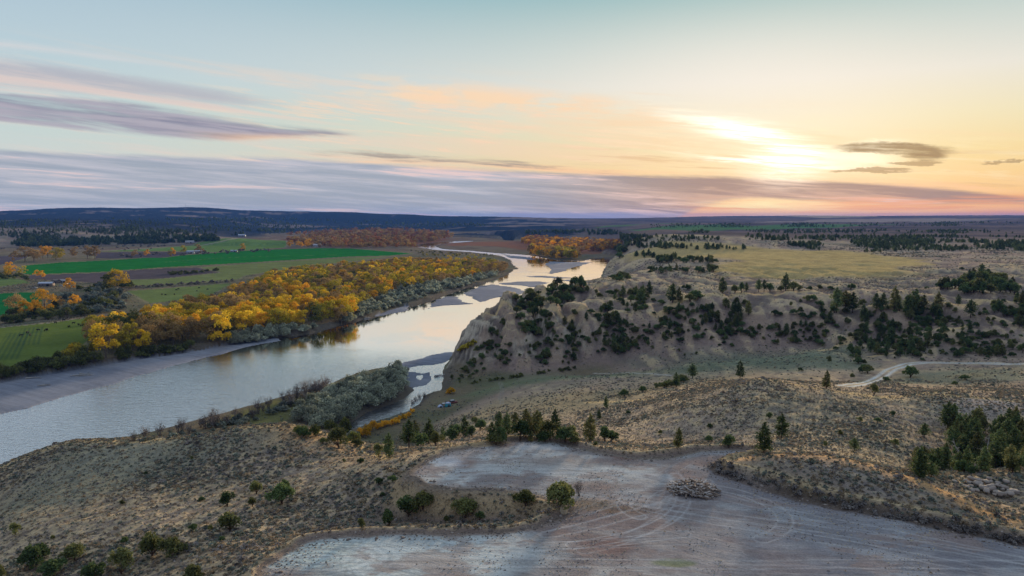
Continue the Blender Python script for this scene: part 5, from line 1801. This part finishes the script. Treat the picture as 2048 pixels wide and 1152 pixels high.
# ------------------------------------------------------------------ boulders
def rock_mesh(seed, mat, k=10, nr=7, name='boulder'):
    r = np.random.default_rng(seed)
    vs = []; f = []
    for i in range(nr):
        th = math.pi * i / (nr - 1)
        for j in range(k):
            ph = 2 * math.pi * j / k
            vs.append([math.sin(th) * math.cos(ph), math.sin(th) * math.sin(ph), math.cos(th)])
    v = np.array(vs)
    for _ in range(9):
        d = r.normal(size=3); d /= np.linalg.norm(d)
        c = r.uniform(.5, .85)
        over = np.maximum(v @ d - c, 0)
        v = v - over[:, None] * d
    v *= np.array([1, r.uniform(.7, 1), r.uniform(.55, .8)])
    for i in range(nr - 1):
        for j in range(k):
            f.append([i * k + j, (i + 1) * k + j, (i + 1) * k + (j + 1) % k, i * k + (j + 1) % k])
    b = Buf(); b.add(v, np.array(f), np.full(len(v), .5))
    return b.mesh(name, mat)


STONE = flat_mat('sandstone', (.36, .30, .25), .95, .35, 1.3)
STONED = flat_mat('dark_clod', (.16, .13, .11), .95, .35, 1.3)
STONE2 = flat_mat('pale_sandstone', (.46, .38, .25), .95, .3, 2.0)
rocks = [rock_mesh(i, STONE) for i in range(5)]
x0, y0, z0 = spot(1985, 985)
rp = thing('rock_pile', 'heap of pale broken sandstone boulders beyond the mound, right edge', 'rock pile', (x0, y0, z0))
r = np.random.default_rng(9)
for i in range(46):
    dx = r.uniform(-3.6, 3.6); dy = r.uniform(-2.0, 3.2)
    z = float(zat(x0 + dx, y0 + dy)[0]) - z0
    s = r.uniform(.25, .62)
    o = part('boulder', rocks[r.integers(5)], rp, None, (dx, dy, z + s * .25 + max(0, .5 - abs(dx) * .15)), (r.uniform(-.3, .3), r.uniform(-.3, .3), r.uniform(0, 6.28)))
    o.scale = (s * r.uniform(1, 1.5), s, s)
x0, y0, z0 = spot(1127, 1024)
b = Buf()
tube(b, [(0, 0, -.1), (0, 0, .25), (.02, 0, .7), (.03, .01, 1.1), (.03, .01, 1.22)], [.5, .46, .33, .14, .02], 9)
o = bpy.data.objects.new('standing_stone', b.mesh('standing_stone', STONE2)); COL.objects.link(o)
o.location = (x0, y0, z0); o['label'] = 'small pale yellow cone-shaped stone at the corner of the clay lot'; o['category'] = 'stone'
# loose stones on the near slopes: countless
rx_, ry_, rz_, rr_ = spread(9000, 60, 200, 1.5, 12)
keep = fbm(rx_, ry_, 9, 3, 300) > .52
gn_stuff('loose_stones', ('pale loose stones scattered over the near slopes', 'stones'), np.stack([rx_, ry_, rz_], 1)[keep], rr_.uniform(.06, .22, len(rx_))[keep], [src(m_, STONE) for m_ in rocks])
# rough clods along the lot edges
P_ = []
r = np.random.default_rng(31)
for i in range(len(PAD)):
    a, b_ = PAD[i], PAD[(i + 1) % len(PAD)]
    L = np.linalg.norm(b_ - a)
    if L > 60:
        continue
    for _ in range(int(L * 9)):
        q = a + (b_ - a) * r.random() + r.normal(size=2) * .7
        if q[1] > 58:
            P_.append(q)
P_ = np.array(P_)
P_ = P_[np.abs(P_[:, 0] / P_[:, 1]) < .85]
gn_stuff('bank_clods', ('clods and stones along the rim of the clay lots', 'clods'), np.stack([P_[:, 0], P_[:, 1], zat(P_[:, 0], P_[:, 1])], 1), r.uniform(.04, .16, len(P_)) * (1 + (r.random(len(P_)) < .08) * 1.2),
         [src(rocks[0], STONED), src(rocks[1], STONE), src(rocks[2], STONED)])

# grit, small stones and weeds over the lots
r = np.random.default_rng(71)
n = 60000
yy_ = (62 ** 1.3 + r.random(n) * (112 ** 1.3 - 62 ** 1.3)) ** (1 / 1.3)
uu_ = r.uniform(-.8, .8, n); xx_ = uu_ * yy_
j_ = np.clip(np.searchsorted(ucols, uu_), 0, NC - 1); k_ = np.clip(np.searchsorted(yrows, yy_), 0, NR - 1)
ok = (sdp[k_, j_] < -.3) & (r.random(n) < sm(fbm(xx_, yy_, 5, 3, 401), .40, .66))
P_ = np.stack([xx_, yy_, zat(xx_, yy_)], 1)[ok]
gn_stuff('lot_stones', ('small stones and grit scattered over the clay lots', 'stones'), P_, .03 + .10 * r.random(len(P_)) ** 3, [src(rocks[0], STONE), src(rocks[1], STONED), src(rocks[2], STONE2)])
yy_ = r.uniform(64, 112, 40000); uu_ = r.uniform(-.8, .8, 40000); xx_ = uu_ * yy_
j_ = np.clip(np.searchsorted(ucols, uu_), 0, NC - 1); k_ = np.clip(np.searchsorted(yrows, yy_), 0, NR - 1)
qx_, qy_ = atz(1175, 1005, 50)
wp = np.exp(-(((xx_ - qx_) / 6) ** 2 + ((yy_ - qy_) / 2.5) ** 2)) * .35 + sm(fbm(xx_, yy_, 4, 3, 402), .60, .72) * .03 + .18 * np.exp(-((sdp[k_, j_] + .5) / .9) ** 2)
ok = (sdp[k_, j_] < -.1) & (r.random(40000) < wp)
P_ = np.stack([xx_, yy_, zat(xx_, yy_) - .02], 1)[ok]
gn_stuff('lot_weeds', ('dry weeds and litter on the clay lots', 'weeds'), P_, r.uniform(.15, .42, len(P_)), [src(m_.data, mm_) for m_, mm_ in zip(GRAS[:3], (L_DRY, L_DRY, L_GREY))])
# ------------------------------------------------------------------ dead trees
def dead_tree(px, py, hp, lean, lab, seed):
    x, y, z = spot(px, py)
    H = hp * y / F
    r = np.random.default_rng(seed)
    t_ = thing('dead_tree', lab, 'dead tree', (x, y, z))
    b = Buf()
    pts = [(0, 0, -.2)]
    for i in range(1, 7):
        q = i / 6
        pts.append((lean * H * q ** 1.4 + r.normal() * .03 * H, r.normal() * .02 * H, H * q))
    tube(b, pts, np.linspace(.17, .04, 7) * H / 6, 6)
    part('trunk', b.mesh('trunk', DEADW, True), t_)
    for k in range(13):
        b = Buf()
        q = r.integers(1, 6); s = np.array(pts[q]); a = r.uniform(0, 6.28); L = H * r.uniform(.15, .38) * (1.15 - q / 7)
        e = s + np.array([math.cos(a) * L, math.sin(a) * L, L * r.uniform(-.1, .7)])
        tube(b, [s, (s + e) / 2 + r.normal(size=3) * .03 * H, e], [.05 * H / 6, .03 * H / 6, .01], 4)
        for _ in range(3):
            u0 = s + (e - s) * r.uniform(.4, .95)
            tube(b, [u0, u0 + r.normal(size=3) * L * .28], [.02 * H / 6, .008], 3)
        part('branch', b.mesh('branch', DEADW), t_)


dead_tree(1928, 935, 62, -.42, 'pale leaning dead tree in the gully at the right edge', 3)
dead_tree(1980, 930, 66, -.12, 'pale dead tree with curved branches among the gully pines', 8)
dead_tree(1127, 572, 16, .05, 'thin bare tree on the headland against the river', 12)

# ------------------------------------------------------------------ driftwood
def driftwood(px, py, L, rz, lab, seed, n=4):
    x, y, z = spot(px, py)
    r = np.random.default_rng(seed)
    t_ = thing('driftwood', lab, 'driftwood', (x, y, max(z, 0)), rz)
    for k in range(n):
        b = Buf()
        l = L * r.uniform(.5, 1)
        a = r.normal() * .3
        c = np.array([r.normal() * L * .15, r.normal() * L * .1, .25 + .1 * k])
        d = np.array([math.cos(a), math.sin(a), r.normal() * .06]) * l / 2
        tube(b, [c - d, c + r.normal(size=3) * .1, c + d], [.28, .2, .08], 6)
        for _ in range(3):
            q = c + d * r.uniform(-.6, .9)
            tube(b, [q, q + np.array([r.normal() * l * .1, r.normal() * l * .1, r.uniform(.2, 1.1)])], [.1, .03], 4)
        part('limb', b.mesh('limb', DEADW, True), t_)


driftwood(168, 751, 11, .2, 'stranded driftwood snag on the left gravel bar', 1, 6)
driftwood(92, 771, 6, .1, 'small dark driftwood log low on the left gravel bar', 2, 3)
driftwood(878, 757, 7, .5, 'thin branches sticking out of the backwater beside the headland', 4, 4)
driftwood(735, 637, 8, .6, 'fallen branches in the water at the left bank', 5, 5)
driftwood(970, 573, 10, .2, 'tangle of pale driftwood on the large river bar', 6, 4)
driftwood(70, 756, 9, .2, 'pale driftwood under the grey brush on the left bank', 7, 3)

# ------------------------------------------------------------------ camp
def box(b, c, s, t_=.5, rz=0, taper=(1, 1)):
    v = []
    for sz in (-1, 1):
        kx, ky = (1, 1) if sz < 0 else taper
        for sx, sy in ((-1, -1), (1, -1), (1, 1), (-1, 1)):
            v.append([sx * s[0] / 2 * kx, sy * s[1] / 2 * ky, sz * s[2] / 2])
    v = np.array(v)
    ca, sa = math.cos(rz), math.sin(rz)
    v = np.stack([v[:, 0] * ca - v[:, 1] * sa, v[:, 0] * sa + v[:, 1] * ca, v[:, 2]], 1) + np.array(c)
    f = np.array([[0, 3, 2, 1], [4, 5, 6, 7], [0, 1, 5, 4], [1, 2, 6, 5], [2, 3, 7, 6], [3, 0, 4, 7]])
    b.add(v, f, np.full(8, t_))


def boxpart(name, lst, mat, par):
    b = Buf()
    for it in lst:
        box(b, *it[:2], **(it[2] if len(it) > 2 else {}))
    return part(name, b.mesh(name, mat), par)


WHITE = flat_mat('white_paint', (.50, .50, .52), .6, .08, 2)
TEAL = flat_mat('teal_fabric', (.05, .30, .36), .8, .15, 3)
PALEBL = flat_mat('pale_blue_fabric', (.50, .56, .72), .8, .15, 3)
DARKM = flat_mat('dark_rubber', (.03, .03, .035), .7, .2, 5)
GLASS = flat_mat('dark_glass', (.03, .04, .05), .15, .1, 2, .6)
REDP = flat_mat('dull_red_paint', (.20, .06, .05), .5, .15, 2, .4)
ROOFM = flat_mat('grey_metal_roof', (.50, .54, .62), .45, .15, .8, .5)
WOODB = flat_mat('weathered_boards', (.23, .19, .16), .9, .3, 2)


def dome(b, rx, ry, h, k=10, nr=5, c=(0, 0, 0)):
    v = []
    for i in range(nr):
        q = i / (nr - 1) * math.pi / 2
        for j in range(k):
            a = 2 * math.pi * j / k
            v.append([math.cos(q) * rx * math.cos(a) + c[0], math.cos(q) * ry * math.sin(a) + c[1], math.sin(q) * h + c[2]])
    f = [[i * k + j, i * k + (j + 1) % k, (i + 1) * k + (j + 1) % k, (i + 1) * k + j] for i in range(nr - 1) for j in range(k)]
    b.add(np.array(v), np.array(f), np.full(len(v), .5))


x, y, z = spot(881, 814)
t_ = thing('dome_tent', 'small pale blue dome tent on the grass by the backwater', 'tent', (x, y, z - .05), .3)
b = Buf(); dome(b, 1.3, 1.1, 1.15); part('fly', b.mesh('fly', PALEBL, True), t_)
b = Buf(); box(b, (0, -1.02, .4), (.8, .06, .7)); part('door', b.mesh('door', GLASS), t_)
x, y, z = spot(896, 813)
t_ = thing('cabin_tent', 'larger teal cabin tent with white awning beside the small tent', 'tent', (x, y, z - .05), .15)
b = Buf(); box(b, (0, 0, .75), (2.8, 2.2, 1.6), taper=(.82, .8)); part('wall', b.mesh('wall', TEAL), t_)
b = Buf(); box(b, (0, 0, 1.78), (2.4, 1.9, .5), taper=(.25, .2)); part('roof', b.mesh('roof', PALEBL), t_)
b = Buf(); box(b, (.3, -1.12, .65), (.8, .05, 1.2)); part('door', b.mesh('door', GLASS), t_)
b = Buf(); box(b, (-1.9, .2, 1.5), (1.2, 1.8, .06)); part('awning', b.mesh('awning', WHITE), t_)


def vehicle(px, py, rz, lab, mat, cat='car'):
    x, y, z = spot(px, py)
    t_ = thing('parked_car', lab, cat, (x, y, z), rz)
    boxpart('body', [((0, 0, .68), (4.3, 1.8, .62), dict(taper=(.97, .92)))], mat, t_)
    boxpart('cabin', [((-.15, 0, 1.26), (2.3, 1.62, .54), dict(taper=(.74, .84)))], GLASS, t_)
    boxpart('roof', [((-.15, 0, 1.55), (1.6, 1.3, .05))], WHITE if mat is REDP else mat, t_)
    for sx in (-1.35, 1.35):
        for sy in (-.86, .86):
            b = Buf(); tube(b, [(sx, sy - .1, .34), (sx, sy + .1, .34)], [.34, .34], 10)
            w = part('wheel', b.mesh('wheel', DARKM), t_)
    return t_


vehicle(905, 807, .3, 'dull red car with a pale roof behind the teal tent', REDP)

# ------------------------------------------------------------------ farm buildings
def gable(px, py, w, d, h, rh, rz, lab, wall, roof, cat='building', name='farm_building', nwin=2):
    x, y, z = spot(px, py)
    t_ = thing(name, lab, cat, (x, y, z - .1), rz)
    boxpart('wall', [((0, 0, h / 2), (w, d, h))], wall, t_)
    b = Buf()
    e = .5
    v = np.array([[-w / 2 - e, -d / 2 - e, h - .15], [w / 2 + e, -d / 2 - e, h - .15], [w / 2 + e, d / 2 + e, h - .15], [-w / 2 - e, d / 2 + e, h - .15],
                  [-w / 2 - e, 0, h + rh], [w / 2 + e, 0, h + rh]])
    b.add(v, np.array([[0, 1, 5, 4], [2, 3, 4, 5], [0, 4, 3, 3], [1, 2, 5, 5], [0, 3, 2, 1]]), np.full(6, .5))
    me = b.mesh('roof', roof); me.validate(); part('roof', me, t_)
    boxpart('door', [((w * .2, -d / 2 - .04, h * .4), (min(3.2, w * .25), .1, h * .8))], DARKM, t_)
    for k in range(nwin):
        boxpart('window', [((-w * .38 + k * w * .22, -d / 2 - .04, h * .55), (1.2, .1, 1.1))], GLASS, t_)
    return t_


gable(93, 572, 15, 8, 3.2, 1.9, .15, 'long blue-grey roofed barn among farm vehicles at far left', WOODB, ROOFM, 'barn', 'barn')
gable(113, 566, 9, 6, 3, 1.6, -.4, 'brown shed right of the blue-grey barn', WOODB, WOODB, 'shed', 'shed')
gable(128, 565, 8, 6, 2.6, 1.2, .1, 'low white farmhouse behind the barnyard', WHITE, WHITE, 'house', 'farm_house')
gable(381, 507, 16, 10, 4, 3, .1, 'grey round-shouldered barn on the far farmstead', WHITE, ROOFM, 'barn', 'barn')
gable(398, 505, 20, 9, 3, 2.4, .1, 'white farmhouse below the dark spruce on the far farmstead', WHITE, WHITE, 'house', 'farm_house')
gable(468, 504, 14, 8, 3, 2, .1, 'pale shed at the right end of the far farmstead', WHITE, ROOFM, 'shed', 'shed')
gable(634, 494, 22, 14, 4, 5, .5, 'white roofed barn beside orange trees above the green field', WHITE, WHITE, 'barn', 'barn')
gable(380, 486, 24, 12, 4, 3, .1, 'small white house at the foot of the pine breaks', WHITE, WHITE, 'house', 'farm_house')
gable(484, 473, 26, 14, 5, 4, .1, 'distant white house below the blue hills', WHITE, ROOFM, 'house', 'farm_house')
for i, (px, py, rz, mat, lab) in enumerate([(82, 569, .2, WHITE, 'white pickup parked left of the blue-grey barn'), (122, 572, .1, WHITE, 'white car parked on the farm drive'),
                                            (133, 569, 1.2, REDP, 'dull red car parked by the farm drive'), (70, 577, .1, WHITE, 'white trailer along the farm lane')]):
    vehicle(px, py, rz, lab, mat)
# fence along the pasture
xs, ys, zs = castmany(np.linspace(0, 166, 24), np.linspace(654, 635, 24))
t_ = thing('wire_fence', 'low wire fence along the upper edge of the near pasture', 'fence', (xs[0], ys[0], zs[0]))
b = Buf(); tube(b, [(0, 0, -.2), (0, 0, 1.3)], [.09, .08], 5); pm_ = b.mesh('post', DEADW)
for i in range(24):
    part('post', pm_, t_, None, (xs[i] - xs[0], ys[i] - ys[0], zs[i] - zs[0]))
for hh in (.5, .85, 1.2):
    b = Buf(); tube(b, [(xs[i] - xs[0], ys[i] - ys[0], zs[i] - zs[0] + hh) for i in range(24)], [.015] * 24, 3)
    part('wire', b.mesh('wire', DEADW), t_)
# radio mast on the far hill
u_, tt_ = pdir(371, 415)
mx_, my_ = u_ * 6500, 6500
mz_ = float(zat(mx_, my_)[0])
t_ = thing('radio_mast', 'thin radio mast on the far blue hill', 'mast', (mx_, my_, mz_))
b = Buf()
for a in (0, 2.1, 4.2):
    tube(b, [(math.cos(a) * 2, math.sin(a) * 2, -2), (math.cos(a) * .6, math.sin(a) * .6, 34)], [.5, .35], 4)
for q in range(6):
    tube(b, [(2 - q * .25, 0, q * 6), (-1.2 + q * .15, .6, q * 6 + 5)], [.25, .25], 4)
part('lattice', b.mesh('lattice', DEADW), t_)

# ------------------------------------------------------------------ cattle
BLK = flat_mat('black_hide', (.018, .015, .014), .8, .3, 4)


def cow_mesh():
    bm_v = [(-.75, 0, 1.05), (-.3, 0, 1.0), (.3, 0, 1.02), (.75, 0, 1.12), (1.05, 0, 1.22), (1.4, 0, 1.05),
            (-.7, .2, .55), (-.72, .2, .02), (-.7, -.2, .55), (-.72, -.2, .02), (.62, .2, .55), (.62, .2, .02), (.62, -.2, .55), (.62, -.2, .02), (-.95, 0, .8)]
    ed = [(0, 1), (1, 2), (2, 3), (3, 4), (4, 5), (0, 6), (6, 7), (0, 8), (8, 9), (3, 10), (10, 11), (3, 12), (12, 13), (0, 14)]
    rad = [.32, .38, .38, .33, .2, .11, .13, .06, .13, .06, .12, .06, .12, .06, .04]
    me = bpy.data.meshes.new('cow'); me.from_pydata(bm_v, ed, [])
    o = bpy.data.objects.new('tmp', me); COL.objects.link(o)
    md = o.modifiers.new('s', 'SKIN')
    for i, rr in enumerate(rad):
        me.skin_vertices[0].data[i].radius = (rr, rr)
    me.skin_vertices[0].data[1].use_root = True
    o.modifiers.new('ss', 'SUBSURF').levels = 1
    dg = bpy.context.evaluated_depsgraph_get()
    out = bpy.data.meshes.new_from_object(o.evaluated_get(dg)); out.name = 'cow'
    out.materials.clear(); out.materials.append(BLK)
    bpy.data.objects.remove(o)
    return out


cm = cow_mesh()
cows = [(111, 647), (91, 663), (94, 661), (77, 662), (55, 667), (128, 642), (138, 655), (147, 648), (157, 651), (163, 653), (166, 651), (171, 652), (42, 673), (60, 672),
        (324, 590), (331, 591), (349, 590), (353, 581), (394, 583), (398, 577), (415, 580), (357, 579)]
cn = [['near the fence corner', 'near pasture'], ['', '']]
near_ = sorted([c for c in cows if c[0] < 200]); far_ = sorted([c for c in cows if c[0] > 200])
allord = ORD + ['thirteenth from the left', 'fourteenth from the left']
r = np.random.default_rng(3)
for L, nm_ in ((near_, 'near mown pasture'), (far_, 'middle pasture beyond the grove')):
    for i, (px, py) in enumerate(L):
        x, y, z = spot(px, py)
        o = bpy.data.objects.new('cow', cm); COL.objects.link(o)
        o.location = (x, y, z); o.rotation_euler = (0, 0, r.uniform(0, 6.28)); o.scale = (1.15,) * 3
        o['label'] = f'black cow grazing in the {nm_}, {allord[i]}'; o['category'] = 'cow'; o['group'] = f'cattle in the {nm_}'
